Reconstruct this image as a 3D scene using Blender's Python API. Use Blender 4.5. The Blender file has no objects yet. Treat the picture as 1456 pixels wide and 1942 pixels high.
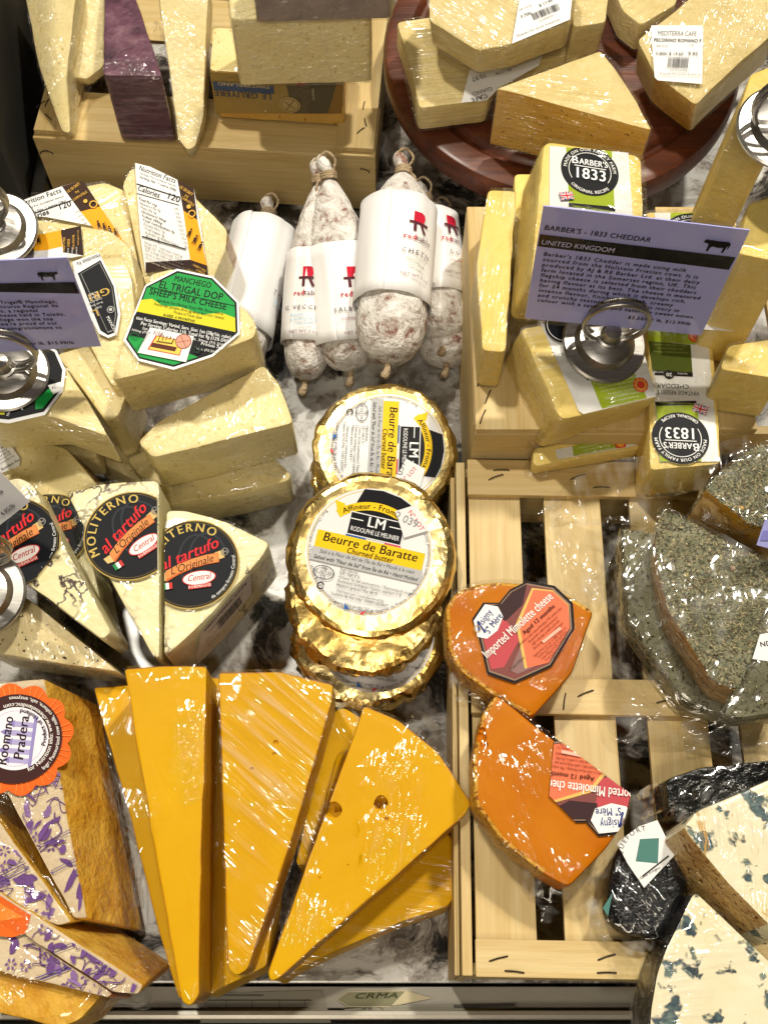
import bpy, bmesh, math, random
from mathutils import Vector, Matrix, noise

# ------------------------------------------------------------------ camera, world, lamps, exposure
S = bpy.context.scene
COL = S.collection
RAD = math.radians
FPX = 2082.0                      # focal length in photo pixels (frame 1456 x 1942)
PITCH = RAD(65)
FWD = Vector((0, math.cos(PITCH), -math.sin(PITCH)))
UPV = Vector((0, math.sin(PITCH), math.cos(PITCH)))
CAM = Vector((0, 0, .05)) - FWD * .60
cd = bpy.data.cameras.new('camera')
cam = bpy.data.objects.new('camera', cd)
COL.objects.link(cam)
cam.location = CAM
cam.rotation_euler = (math.pi / 2 - PITCH, 0, 0)
cd.sensor_fit = 'VERTICAL'
cd.sensor_height = 36
cd.lens = FPX / 1942 * 36
cd.clip_start = .01
cd.clip_end = 50
S.camera = cam

W = bpy.data.worlds.new('World')
S.world = W
W.use_nodes = True
bg = W.node_tree.nodes['Background']
bg.inputs[0].default_value = (1, .74, .44, 1)
bg.inputs[1].default_value = .045


def lamp(name, loc, target, watts, size, color, spread=180):
    d = bpy.data.lights.new(name, 'AREA')
    d.shape = 'DISK'
    d.size = size
    d.energy = watts
    d.color = color
    d.spread = RAD(spread)
    o = bpy.data.objects.new(name, d)
    COL.objects.link(o)
    o.location = loc
    o.rotation_euler = (Vector(target) - Vector(loc)).to_track_quat('-Z', 'Y').to_euler()
    return o


lamp('ceiling_spot_lamp', (.80, 1.05, 2.45), (0, 0, 0), 58, .14, (1, .93, .80))
lamp('ceiling_spot_lamp', (-.55, .75, 2.4), (0, 0, 0), 40, .12, (1, .94, .82))
lamp('ceiling_spot_lamp', (.09, -.83, 1.95), (0, 0, 0), 5, .10, (1, .95, .88))
lamp('front_fill_lamp', (-.35, -1.5, 1.9), (0, 0, .1), 17, .6, (1, .87, .68))  # added soft fill that brightens front faces and cards, no real fixture
S.view_settings.view_transform = 'Standard'
S.view_settings.look = 'None'
S.view_settings.exposure = -.12
S.view_settings.gamma = 1
S.render.engine = 'CYCLES'
S.cycles.use_denoising = True
S.cycles.max_bounces = 5
S.cycles.diffuse_bounces = 3
S.cycles.glossy_bounces = 3
S.cycles.use_adaptive_sampling = True
S.cycles.adaptive_threshold = .02
S.cycles.transparent_max_bounces = 24
S.cycles.caustics_reflective = False
S.cycles.caustics_refractive = False
S.cycles.sample_clamp_indirect = 4

# ------------------------------------------------------------------ geometry of the place, in metres
CM = .01
RND = random.Random(7)


def ray(x, y):
    return (FWD + Vector((1, 0, 0)) * ((x - 728) / FPX) - UPV * ((y - 971) / FPX)).normalized()


def at(x, y, z):
    r = ray(x, y)
    return CAM + r * ((z * CM - CAM.z) / r.z)


class Plane:
    def __init__(s, p, n):
        s.p, s.n = p, n.normalized()

    def hit(s, x, y):
        r = ray(x, y)
        return CAM + r * ((s.p - CAM).dot(s.n) / r.dot(s.n))


def PL(x, y, z, tilt=0, roll=0):
    t, r = RAD(tilt), RAD(roll)
    return Plane(at(x, y, z), Vector((math.sin(r), -math.sin(t), math.cos(t) * math.cos(r))))


ORG = {}


def thing(name, label, cat, loc, group=None):
    o = bpy.data.objects.new(name, None)
    o.empty_display_size = .01
    COL.objects.link(o)
    o.location = loc
    o['label'] = label
    o['category'] = cat
    if group:
        o['group'] = group
    ORG[o.name] = Vector(loc)
    return o


def tag(o, label, cat, group=None):
    o['label'] = label
    o['category'] = cat
    if group:
        o['group'] = group
    return o


def root_org(p):
    if p is None:
        return Vector((0, 0, 0))
    while p.parent:
        p = p.parent
    return ORG.get(p.name, Vector((0, 0, 0)))


def mesh(name, vs, fs, mats, parent=None, midx=None, smooth=None):
    o0 = root_org(parent)
    me = bpy.data.meshes.new(name)
    me.from_pydata([tuple(Vector(v) - o0) for v in vs], [], fs)
    for m in (mats if isinstance(mats, (list, tuple)) else [mats]):
        me.materials.append(m)
    if midx:
        me.polygons.foreach_set('material_index', midx)
    if smooth is not None:
        me.polygons.foreach_set('use_smooth', [True] * len(me.polygons))
        if smooth < 180:
            me.set_sharp_from_angle(angle=RAD(smooth))
    me.update()
    o = bpy.data.objects.new(name, me)
    COL.objects.link(o)
    if parent:
        o.parent = parent
    return o


def basis(n):
    ex = Vector((1, 0, 0)) - n * n.x
    ex.normalize()
    return ex, n.cross(ex)


def outline(px, pl, rnd, jit, tags=None, step=.8, seed=0):
    """pixel outline -> rounded, resampled outline on the plane (3D points, edge tags), counter-clockwise about the normal"""
    P = [pl.hit(*p) if len(p) == 2 else Vector(p) for p in px]
    n = len(P)
    T = [(tags or {}).get(i, 0) for i in range(n)]
    ex, ey = basis(pl.n)
    a = sum((P[i] - pl.p).dot(ex) * (P[(i + 1) % n] - pl.p).dot(ey) - (P[(i + 1) % n] - pl.p).dot(ex) * (P[i] - pl.p).dot(ey) for i in range(n))
    if a < 0:
        P = P[::-1]
        T = [T[(n - 2 - i) % n] for i in range(n)]
    out, tg = [], []
    for i in range(n):
        p0, p, p1 = P[i - 1], P[i], P[(i + 1) % n]
        l0, l1 = (p0 - p).length, (p1 - p).length
        t0, t1 = min(rnd * CM, .4 * l0), min(rnd * CM, .4 * l1)
        A, B = p + (p0 - p).normalized() * t0, p + (p1 - p).normalized() * t1
        if rnd > 0:
            for k in (0, .25, .5, .75, 1):
                out.append(A * (1 - k) ** 2 + p * 2 * k * (1 - k) + B * k * k)
                tg.append(T[i - 1] if k < .5 else T[i])
        else:
            out.append(p.copy())
            tg.append(T[i])
        A2 = p1 + (p - p1).normalized() * min(rnd * CM, .4 * l1)
        L = (A2 - B).length
        m = int(L / (step * CM))
        for k in range(1, m):
            q = B.lerp(A2, k / m)
            nn = (A2 - B).normalized().cross(pl.n)
            q = q + nn * jit * CM * noise.noise(q * 90 + Vector((seed, 0, 0))) * 2
            out.append(q)
            tg.append(T[i])
    return out, tg


def inset(P, n, d):
    m = len(P)
    R = []
    for i in range(m):
        e0 = (P[i] - P[i - 1])
        e1 = (P[(i + 1) % m] - P[i])
        if e0.length < 1e-9 or e1.length < 1e-9:
            e = (P[(i + 2) % m] - P[i - 2]).normalized()
        else:
            e = (e0.normalized() + e1.normalized())
            e = e.normalized() if e.length > 1e-6 else e1.normalized()
        R.append(P[i] + n.cross(e) * d)
    return R


class Info:
    pass


def slab(name, root, px, pl, th, mats, bev=.07, rnd=.3, jit=.03, tags=None, down=None, bump=.03, shrink=0, seed=None, step=.8, rim=False):
    """a block whose top face is the outline on the plane and which reaches th cm below it; mats[0] top, mats[tag] sides"""
    seed = RND.random() * 50 if seed is None else seed
    P, T = outline(px, pl, rnd, jit, tags, step, seed)
    n = pl.n
    dv = (down.normalized() if down else -n) * CM
    m = len(P)
    c = sum(P, Vector()) / m
    b = bev
    rings = []
    for fr in (.15, .4, .68, .9):
        rings.append([c.lerp(p, fr) for p in inset(P, n, b * CM)])
    rings.append(inset(P, n, b * CM))
    rings.append([p + dv * b * .3 for p in inset(P, n, b * .3 * CM)])
    rings.append([p + dv * b for p in P])
    ns = max(1, int(th / 1.2))
    sh = shrink * CM
    for k in range(1, ns):
        f = b + (th - 2 * b) * k / ns
        rings.append([p + dv * f for p in inset(P, n, sh * k / ns)])
    rings.append([p + dv * (th - b) for p in inset(P, n, sh)])
    rings.append([p + dv * th for p in inset(P, n, sh + b * CM)])
    vs, fs, mi = [], [], []
    for k, R in enumerate(rings):
        for p in R:
            q = p
            if k < 5:
                q = p + n * bump * CM * (noise.noise(p * 60 + Vector((seed, 3, 1))) + .5 * noise.noise(p * 160 + Vector((seed, 9, 1))))
            else:
                o = (p - c)
                o -= n * o.dot(n)
                q = p + o.normalized() * bump * CM * noise.noise(p * 80 + Vector((seed, 5, 1)))
            vs.append(q)
    fs.append(list(range(m)))
    mi.append(0)
    for k in range(len(rings) - 1):
        for i in range(m):
            j = (i + 1) % m
            fs.append([k * m + i, (k + 1) * m + i, (k + 1) * m + j, k * m + j])
            mi.append(0 if k < 4 or (k == 4 and not rim) else min(T[i], len(mats) - 1))
    L = len(rings) - 1
    fs.append([L * m + i for i in range(m)][::-1])
    mi.append(0)
    if L and len(fs[0]) > 3:
        pass
    o = mesh(name, vs, fs, mats, root, mi, 32)
    I = Info()
    I.o, I.pl, I.top, I.th, I.c, I.dv = o, pl, P, th, c, dv
    I.bot = [p + dv * th for p in inset(P, n, sh)]
    return I


def smooth_path(P, k=6):
    Q = []
    n = len(P)
    for i in range(n - 1):
        p0, p1, p2, p3 = P[max(0, i - 1)], P[i], P[i + 1], P[min(n - 1, i + 2)]
        for j in range(k):
            t = j / k
            Q.append(.5 * ((2 * p1) + (p2 - p0) * t + (2 * p0 - 5 * p1 + 4 * p2 - p3) * t * t + (3 * p1 - p0 - 3 * p2 + p3) * t ** 3))
    Q.append(P[-1])
    return Q


def tube(name, P, r, mat, parent, seg=8, closed=False, vs=None, fs=None):
    own = vs is None
    vs, fs = ([], []) if own else (vs, fs)
    n = len(P)
    b = len(vs)
    up = Vector((.13, .31, .94))
    for i in range(n):
        d = (P[(i + 1) % n] - P[i - 1]) if closed else (P[min(n - 1, i + 1)] - P[max(0, i - 1)])
        d.normalize()
        x = d.cross(up)
        x.normalize()
        y = d.cross(x)
        rr = r[i] if isinstance(r, list) else r
        for k in range(seg):
            a = 2 * math.pi * k / seg
            vs.append(P[i] + (x * math.cos(a) + y * math.sin(a)) * rr * CM)
    for i in range(n if closed else n - 1):
        j = (i + 1) % n
        for k in range(seg):
            l = (k + 1) % seg
            fs.append([b + i * seg + k, b + i * seg + l, b + j * seg + l, b + j * seg + k])
    if not closed:
        fs.append([b + k for k in range(seg)])
        fs.append([b + (n - 1) * seg + k for k in range(seg)][::-1])
    if own:
        return mesh(name, vs, fs, mat, parent, None, 60)


def lathe(name, prof, c, n, mat, parent, seg=64, smooth=40, fn=None, xd=None):
    """profile [(r, h)] in cm around axis n through c"""
    ex, ey = basis(n)
    vs, fs = [], []
    for (r, h) in prof:
        for k in range(seg):
            a = 2 * math.pi * k / seg
            rr, hh = (r, h) if fn is None else fn(r, h, a)
            vs.append(c + (ex * math.cos(a) + ey * math.sin(a)) * rr * CM + n * hh * CM)
    for i in range(len(prof) - 1):
        for k in range(seg):
            l = (k + 1) % seg
            fs.append([i * seg + k, i * seg + l, (i + 1) * seg + l, (i + 1) * seg + k])
    fs.append(list(range(seg))[::-1])
    L = len(prof) - 1
    fs.append([L * seg + k for k in range(seg)])
    return mesh(name, vs, fs, mat, parent, None, smooth)


def box(name, c, ex, ey, ez, dims, mat, parent=None, bev=.05, own=None):
    """box with its own local axes (grain runs along local x): c centre, dims in cm"""
    bm = bmesh.new()
    bmesh.ops.create_cube(bm, size=1)
    for v in bm.verts:
        v.co = Vector((v.co.x * dims[0], v.co.y * dims[1], v.co.z * dims[2])) * CM
    bmesh.ops.bevel(bm, geom=list(bm.edges), offset=bev * CM, segments=2, affect='EDGES', profile=.6)
    sd = RND.random() * 99
    for v in bm.verts:
        v.co += Vector((0, 1, 1)) * .02 * CM * noise.noise(v.co * 40 + Vector((sd, 0, 0)))
    me = bpy.data.meshes.new(name)
    bm.to_mesh(me)
    bm.free()
    me.materials.append(mat)
    o = bpy.data.objects.new(name, me)
    COL.objects.link(o)
    M = Matrix((ex.normalized(), ey.normalized(), ez.normalized())).transposed().to_4x4()
    if parent:
        o.parent = parent
        M.translation = c - root_org(parent)
    else:
        M.translation = c
    o.matrix_local = M
    return o


# ------------------------------------------------------------------ clear film
def hull(P):
    bm = bmesh.new()
    for p in P:
        bm.verts.new(p)
    bm.verts.ensure_lookup_table()
    g = bmesh.ops.convex_hull(bm, input=list(bm.verts))
    junk = [e for e in g['geom_interior'] if isinstance(e, bmesh.types.BMVert)] + [e for e in g['geom_unused'] if isinstance(e, bmesh.types.BMVert)]
    if junk:
        bmesh.ops.delete(bm, geom=list(set(junk)), context='VERTS')
    return bm


def film_attr(o, vs, streak, patch=32, crink=(-.05, .25), bias=None):
    """crease coordinates (drawn out along one pull direction) and how bunched the film is, per point"""
    R = Matrix.Rotation(RND.uniform(0, 6.28), 3, 'Z') @ Matrix.Rotation(RND.uniform(-.5, .5), 3, 'X')
    off = Vector((RND.random() * 9, RND.random() * 9, RND.random() * 9))
    fc, cr = [], []
    for i, v in enumerate(vs):
        q = R @ v
        fc += [q.x + off.x, q.y * streak + off.y, q.z + off.z]
        k = (noise.noise(v * patch + off) + (bias[i] if bias else 0) - crink[0]) / (crink[1] - crink[0])
        cr.append(min(1, max(.03, k)))
    a = o.data.attributes.new('fc', 'FLOAT_VECTOR', 'POINT')
    a.data.foreach_set('vector', fc)
    a = o.data.attributes.new('crease', 'FLOAT', 'POINT')
    a.data.foreach_set('value', cr)
    return o


def wrap(I, mat, off=.10, amp=.02, extra=(), name='plastic_wrap', step=.7, streak=.1, crink=(-.05, .25)):
    """cling film pulled tight round a block"""
    root = I.o.parent
    pts = list(I.top[::2]) + list(I.bot[::2]) + list(extra)
    c = sum(pts, Vector()) / len(pts)
    bm = hull([p + (p - c).normalized() * off * CM + I.pl.n * (off * .6 * CM if i < len(I.top[::2]) else 0) for i, p in enumerate(pts)])
    for it in range(5):
        ee = [e for e in bm.edges if e.calc_length() > step * CM * 1.4]
        if not ee:
            break
        bmesh.ops.subdivide_edges(bm, edges=ee, cuts=1)
        bmesh.ops.triangulate(bm, faces=[f for f in bm.faces if len(f.verts) > 3])
    bm.normal_update()
    sd = RND.random() * 30
    for v in bm.verts:
        k = noise.noise(v.co * 130 + Vector((sd, 0, 0)))
        v.co += v.normal * (abs(k) - .15) * amp * CM
    bm.normal_update()
    bias = [.28 * (1 - abs(v.normal.dot(I.pl.n))) for v in bm.verts]
    vs = [v.co.copy() for v in bm.verts]
    bm.verts.index_update()
    fs = [[v.index for v in f.verts] for f in bm.faces]
    bm.free()
    return film_attr(mesh(name, vs, fs, mat, root, None, 180), vs, streak, crink=crink, bias=bias)


def flap(root, A, B, mat, nv=8, nu=None, amp=.35, freq=55, name='film_flap', edge=.25, sag=0):
    """a loose crumpled edge of film between a base line A and a free line B (3D points)"""
    A, B = smooth_path(A, 5), smooth_path(B, 5)
    m = min(len(A), len(B))
    A = [A[int(i * (len(A) - 1) / (m - 1))] for i in range(m)]
    B = [B[int(i * (len(B) - 1) / (m - 1))] for i in range(m)]
    vs, fs = [], []
    sd = Vector((RND.random() * 40, RND.random() * 40, 0))
    for i in range(m):
        for j in range(nv + 1):
            t = j / nv
            p = A[i].lerp(B[i], t)
            w = amp * CM * (t ** .7)
            d = noise.noise_vector(p * freq + sd) + .5 * noise.noise_vector(p * freq * 2.3 + sd)
            p = p + d * w + Vector((0, 0, -1)) * sag * CM * math.sin(math.pi * t)
            if j == nv:
                p = p + (B[i] - A[i]) * edge * noise.noise(p * 150 + sd)
            vs.append(p)
    for i in range(m - 1):
        for j in range(nv):
            a = i * (nv + 1) + j
            fs.append([a, a + 1, a + nv + 2, a + nv + 1])
    return film_attr(mesh(name, vs, fs, mat, root, None, 55), vs, .4, crink=(-.6, -.2))


# ------------------------------------------------------------------ flat print: shapes and lettering drawn as thin sheets
GL = {}


def load_glyphs():
    chars = ''.join(chr(c) for c in range(33, 127)) + 'éèàÎô°•®'
    jobs = []

    def mk(body, bold, res):
        cu = bpy.data.curves.new('tmp', 'FONT')
        cu.body = body
        cu.resolution_u = res
        cu.offset = bold * .010
        ob = bpy.data.objects.new('tmp', cu)
        COL.objects.link(ob)
        return ob
    for ch in chars:
        for bold in (0,):
            jobs.append((ch, bold, mk(ch, bold, 1), mk(ch, bold, 3), mk('|' + ch + '|', bold, 1)))
    ref = [mk('||', 0, 1)]
    dg = bpy.context.evaluated_depsgraph_get()
    dg.update()

    def get(o):
        e = o.evaluated_get(dg)
        me = e.to_mesh()
        r = [(a.co.x, a.co.y) for a in me.vertices], [tuple(p.vertices) for p in me.polygons]
        e.to_mesh_clear()
        return r

    def wid(o):
        X = [a[0] for a in get(o)[0]]
        return max(X) - min(X)
    rw = [wid(o) for o in ref]
    for ch, bold, o1, o2, o3 in jobs:
        adv = wid(o3) - rw[bold]
        for res, o in ((1, o1), (2, o2)):
            v, f = get(o)
            GL[(ch, bold, res)] = (v, f, adv)
    for bold in (0,):
        for res in (1, 2):
            GL[(' ', bold, res)] = ([], [], .27)
    for o in [x for j in jobs for x in j[2:]] + ref:
        cu = o.data
        bpy.data.objects.remove(o)
        bpy.data.curves.remove(cu)


load_glyphs()


def glyph(ch, bold, res):
    v, f, adv = GL.get((ch, 0, res)) or GL[('?', 0, res)]
    return v, f, adv + .025 * bold


def twidth(s, size, bold=0, xs=1, sp=0):
    return sum((glyph(c, bold, 1)[2] + sp) * size * xs for c in s)


def clip_poly(P, C):
    """Sutherland-Hodgman against a convex counter-clockwise outline"""
    out = P
    for i in range(len(C)):
        a, b = C[i], C[(i + 1) % len(C)]
        ex, ey = b[0] - a[0], b[1] - a[1]
        inp, out = out, []
        if not inp:
            return []
        d = [ex * (p[1] - a[1]) - ey * (p[0] - a[0]) for p in inp]
        if min(d) >= 0:
            out = inp
            continue
        for k in range(len(inp)):
            p, q, dp, dq = inp[k - 1], inp[k], d[k - 1], d[k]
            if (dp >= 0) != (dq >= 0):
                t = dp / (dp - dq)
                out.append((p[0] + (q[0] - p[0]) * t, p[1] + (q[1] - p[1]) * t))
            if dq >= 0:
                out.append(q)
    return out


def ccw(P):
    a = sum(P[i - 1][0] * P[i][1] - P[i][0] * P[i - 1][1] for i in range(len(P)))
    return P if a > 0 else P[::-1]


def circ(cx, cy, r, n=40, ry=None, a0=0, a1=360):
    return [(cx + r * math.cos(RAD(a0 + (a1 - a0) * k / (n if a1 - a0 < 360 else n))), cy + (ry or r) * math.sin(RAD(a0 + (a1 - a0) * k / n))) for k in range(n + (a1 - a0 < 360))]


class Art:
    """print in label units; each colour run is one layer above the last"""

    def __init__(s, clip=None):
        s.items = []
        s.lay = 0
        s.clip = ccw(clip) if clip else None

    def tri(s, P, col):
        if s.clip:
            P = clip_poly(P, s.clip)
        if len(P) >= 3:
            s.items.append((P, col, s.lay))

    def up(s):
        s.lay += 1
        return s

    def poly(s, P, col):
        s.lay += 1
        P = ccw(list(P))
        conv = True
        n = len(P)
        for i in range(n):
            a, b, c = P[i - 2], P[i - 1], P[i]
            if (b[0] - a[0]) * (c[1] - b[1]) - (b[1] - a[1]) * (c[0] - b[0]) < -1e-9:
                conv = False
        if conv:
            s.tri(P, col)
        else:
            from mathutils.geometry import tessellate_polygon
            for t in tessellate_polygon([[Vector((p[0], p[1], 0)) for p in P]]):
                s.tri(ccw([P[k] for k in t]), col)
        return s

    def rect(s, x0, y0, x1, y1, col, nx=1):
        s.lay += 1
        for k in range(nx):
            a, b = x0 + (x1 - x0) * k / nx, x0 + (x1 - x0) * (k + 1) / nx
            s.tri([(a, y0), (b, y0), (b, y1), (a, y1)], col)
        return s

    def disc(s, cx, cy, r, col, ry=None, n=40):
        return s.poly(circ(cx, cy, r, n, ry), col)

    def ring(s, cx, cy, r, w, col, n=48, ry=None, a0=0, a1=360):
        s.lay += 1
        ry = ry or r
        for k in range(n):
            t0, t1 = RAD(a0 + (a1 - a0) * k / n), RAD(a0 + (a1 - a0) * (k + 1) / n)
            s.tri([(cx + (r - w) * math.cos(t0), cy + (ry - w) * math.sin(t0)), (cx + r * math.cos(t0), cy + ry * math.sin(t0)),
                   (cx + r * math.cos(t1), cy + ry * math.sin(t1)), (cx + (r - w) * math.cos(t1), cy + (ry - w) * math.sin(t1))], col)
        return s

    def line(s, P, w, col):
        s.lay += 1
        for i in range(len(P) - 1):
            (x0, y0), (x1, y1) = P[i], P[i + 1]
            l = math.hypot(x1 - x0, y1 - y0) or 1
            nx, ny = -(y1 - y0) / l * w / 2, (x1 - x0) / l * w / 2
            ex, ey = (x1 - x0) / l * w * .3, (y1 - y0) / l * w * .3
            s.tri(ccw([(x0 - ex + nx, y0 - ey + ny), (x0 - ex - nx, y0 - ey - ny), (x1 + ex - nx, y1 + ey - ny), (x1 + ex + nx, y1 + ey + ny)]), col)
        return s

    def text(s, t, x, y, size, col, al='c', bold=0, it=0, xs=1, rot=0, sp=0, fit=None, newlay=True, res=None):
        if newlay:
            s.lay += 1
        res = res or (1 if size < 9 else 2)
        w = twidth(t, size, bold, xs, sp)
        if fit:
            xs *= fit / w
            w = fit
        cx = {'c': -w / 2, 'l': 0, 'r': -w}[al]
        ca, sa = math.cos(RAD(rot)), math.sin(RAD(rot))
        for ch in t:
            v, f, adv = glyph(ch, bold, res)
            Q = []
            for (a, b) in v:
                lx, ly = cx + (a + it * b) * size * xs, b * size
                Q.append((x + lx * ca - ly * sa, y + lx * sa + ly * ca))
            s.glyph_faces(Q, f, col, bold * size * xs * .036, ca, sa)
            cx += (adv + sp) * size * xs
        return s

    def glyph_faces(s, Q, f, col, d, ca, sa):
        """heavy letters are struck twice, a hair apart, the second on a sheet of its own"""
        if not d:
            for q in f:
                s.tri([Q[k] for k in q], col)
            return
        for g, lay in ((-.5, 0), (.5, .5)):
            s.lay += lay
            for q in f:
                s.tri([(Q[k][0] + g * d * ca, Q[k][1] + g * d * sa) for k in q], col)
            s.lay -= lay

    def lines(s, T, x, y, size, lead, col, **k):
        s.lay += 1
        for i, t in enumerate(T):
            s.text(t, x + k.get('skew', 0) * i, y - lead * i, size, col, newlay=False, **{a: b for a, b in k.items() if a != 'skew'})
        return s

    def arc(s, t, cx, cy, r, a, size, col, bold=0, inside=False, xs=1, sp=0, it=0, ry=None, res=None):
        """text on a circle, centred at angle a (degrees, 90 = top); inside=True reads along the bottom"""
        s.lay += 1
        res = res or (1 if size < 9 else 2)
        ry = ry or r
        w = twidth(t, size, bold, xs, sp)
        pos = -w / 2
        for ch in t:
            v, f, adv = glyph(ch, bold, res)
            mid = pos + adv * size * xs / 2
            th = RAD(a) + (mid / r if inside else -mid / r)
            ox, oy = cx + r * math.cos(th), cy + ry * math.sin(th)
            ro = th + (math.pi / 2 if inside else -math.pi / 2)
            ca, sa = math.cos(ro), math.sin(ro)
            Q = []
            for (p, q) in v:
                lx, ly = (p + it * q) * size * xs - adv * size * xs / 2, q * size
                Q.append((ox + lx * ca - ly * sa, oy + lx * sa + ly * ca))
            s.glyph_faces(Q, f, col, bold * size * xs * .036, ca, sa)
            pos += (adv + sp) * size * xs
        return s

    def barcode(s, x0, y0, x1, y1, col, seed=1):
        s.lay += 1
        r = random.Random(seed)
        x = x0
        while x < x1:
            w = (x1 - x0) * r.choice((.012, .012, .022, .03))
            s.tri([(x, y0), (min(x + w, x1), y0), (min(x + w, x1), y1), (x, y1)], col)
            x += w + (x1 - x0) * r.choice((.012, .02, .03))
        return s

    def build(s, fr, parent, base=None, lift=.02, name='label', pname='print', gap=.012, label=None, thick=0):
        """base: outline of the paper itself -> part; everything drawn -> its print"""
        host = parent
        if base:
            bm_, bo = base
            bo = ccw(list(bo))
            vs = [fr(x, y, lift) for x, y in bo]
            host = mesh(name, vs, [list(range(len(vs)))], bm_, parent, None, None)
            if label:
                host['label'] = label
        if not s.items:
            return host
        vs, fs, mi, mats = [], [], [], []
        idx = {}
        lays = sorted({l for _, _, l in s.items})
        rank = {l: i for i, l in enumerate(lays)}
        top = max(1, len(lays))
        g = min(gap, .14 / top)
        for P, col, l in s.items:
            if col not in idx:
                idx[col] = len(mats)
                mats.append(col)
            b = len(vs)
            for (x, y) in P:
                vs.append(fr(x, y, lift + g * (rank[l] + 1)))
            fs.append(list(range(b, b + len(P))))
            mi.append(idx[col])
        return mesh(pname, vs, fs, [INK(c) for c in mats], host, mi)


def frame(pl, p0, p1, w, ox=0, oy=0, ys=1, skew=0):
    """flat frame on a plane: photo points p0 -> (ox, oy) and p1 -> (ox + w, oy)"""
    a, b = pl.hit(*p0), pl.hit(*p1)
    ex = (b - a) / w
    ey = pl.n.cross(ex) * ys + ex * skew
    return lambda x, y, l: a + ex * (x - ox) + ey * (y - oy) + pl.n * l * CM

# ------------------------------------------------------------------ materials
def lin(h):
    h = h.lstrip('#')
    c = [int(h[i:i + 2], 16) / 255 for i in (0, 2, 4)]
    return tuple(x / 12.92 if x <= .04045 else ((x + .055) / 1.055) ** 2.4 for x in c) + (1,)


class NT:
    def __init__(s, name):
        s.m = bpy.data.materials.new(name)
        s.m.use_nodes = True
        s.t = s.m.node_tree
        s.t.nodes.clear()
        s.out = s.t.nodes.new('ShaderNodeOutputMaterial')

    def n(s, typ, props=None, **k):
        nd = s.t.nodes.new('ShaderNode' + typ)
        for a, b in (props or {}).items():
            setattr(nd, a, b)
        for a, b in k.items():
            i = nd.inputs[int(a[1:])] if a[0] == '_' and a[1:].isdigit() else nd.inputs[a.replace('__', ' ')]
            if hasattr(b, 'links') or isinstance(b, bpy.types.NodeSocket):
                s.t.links.new(b, i)
            else:
                i.default_value = b
        return nd

    def coords(s, scale=(1, 1, 1), rnd=True, rot=(0, 0, 0), kind='Object'):
        tc = s.n('TexCoord')
        v = tc.outputs[kind]
        if rnd:
            oi = s.n('ObjectInfo')
            mu = s.n('VectorMath', {'operation': 'MULTIPLY_ADD'}, _0=(1, 1, 1), _2=v)
            cx = s.n('CombineXYZ', X=oi.outputs['Random'], Y=oi.outputs['Random'], Z=oi.outputs['Random'])
            mu.inputs[1].default_value = (7, 5, 3)
            s.t.links.new(cx.outputs[0], mu.inputs[0])
            v = mu.outputs[0]
        mp = s.n('Mapping', Vector=v, Scale=scale, Rotation=rot)
        return mp.outputs[0]

    def noise(s, v, scale, detail=4, rough=.55, dist=0, typ='FBM'):
        nd = s.n('TexNoise', {'noise_type': typ}, Vector=v, Scale=scale, Detail=detail, Roughness=rough, Distortion=dist)
        return nd.outputs['Factor' if 'Factor' in nd.outputs else 'Fac']

    def ramp(s, f, stops, interp='LINEAR'):
        r = s.n('ValToRGB', Fac=f)
        cr = r.color_ramp
        cr.interpolation = interp
        while len(cr.elements) < len(stops):
            cr.elements.new(.5)
        for e, (p, c) in zip(cr.elements, stops):
            e.position = p
            e.color = c if len(c) == 4 else (*c, 1)
        return r.outputs[0]

    def mix(s, f, a, b, mode='MIX'):
        m = s.n('Mix', {'data_type': 'RGBA', 'blend_type': mode})
        for i, x in ((0, f), (6, a), (7, b)):
            if isinstance(x, bpy.types.NodeSocket):
                s.t.links.new(x, m.inputs[i])
            else:
                m.inputs[i].default_value = x
        return m.outputs[2]

    def math(s, op, a, b=0, c=0):
        m = s.n('Math', {'operation': op})
        for i, x in ((0, a), (1, b), (2, c)):
            if isinstance(x, bpy.types.NodeSocket):
                s.t.links.new(x, m.inputs[i])
            else:
                m.inputs[i].default_value = x
        return m.outputs[0]

    def bump(s, h, strength=.3, dist=.002, normal=None):
        b = s.n('Bump', Height=h, Strength=strength, Distance=dist)
        if normal:
            s.t.links.new(normal, b.inputs['Normal'])
        return b.outputs[0]

    def bsdf(s, **k):
        p = s.n('BsdfPrincipled')
        for a, b in k.items():
            i = p.inputs[a.replace('__', ' ')]
            if isinstance(b, bpy.types.NodeSocket):
                s.t.links.new(b, i)
            else:
                i.default_value = b
        s.t.links.new(p.outputs[0], s.out.inputs[0])
        return p


V = lambda *a: (*a, 1)
WHITE, BLACK = (1, 1, 1, 1), (0, 0, 0, 1)


def cheese_mat(name, c1, c2, rough=.42, sc=30, bump=.25, specks=None, amt=.62, streak=None, pit=.2, spec=.25):
    t = NT(name)
    v = t.coords()
    f = t.noise(v, sc, 4, .6, .4)
    col = t.ramp(f, [(.3, c1), (.7, c2)])
    g = t.noise(v, 330, 3, .6, .5)
    if pit:
        col = t.mix(t.ramp(g, [(.5, BLACK), (.75, V(pit, pit, pit))]), col, tuple(x * .7 for x in c1[:3]) + (1,))
    if streak:
        vs = t.coords((1, 1, .12), rot=(.4, .9, .3))
        col = t.mix(t.ramp(t.noise(vs, 130, 2, .6), [(.45, BLACK), (.75, V(.6, .6, .6))]), col, streak)
    if specks:
        col = t.mix(t.ramp(t.noise(v, 420, 1, .5, .6), [(amt, BLACK), (amt + .05, WHITE)]), col, specks)
    h = t.math('ADD', t.noise(v, 90, 3, .6), t.math('MULTIPLY', g, .35))
    t.bsdf(Base__Color=col, Roughness=rough, Normal=t.bump(h, bump, .003), Specular__IOR__Level=spec)
    return t.m


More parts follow.
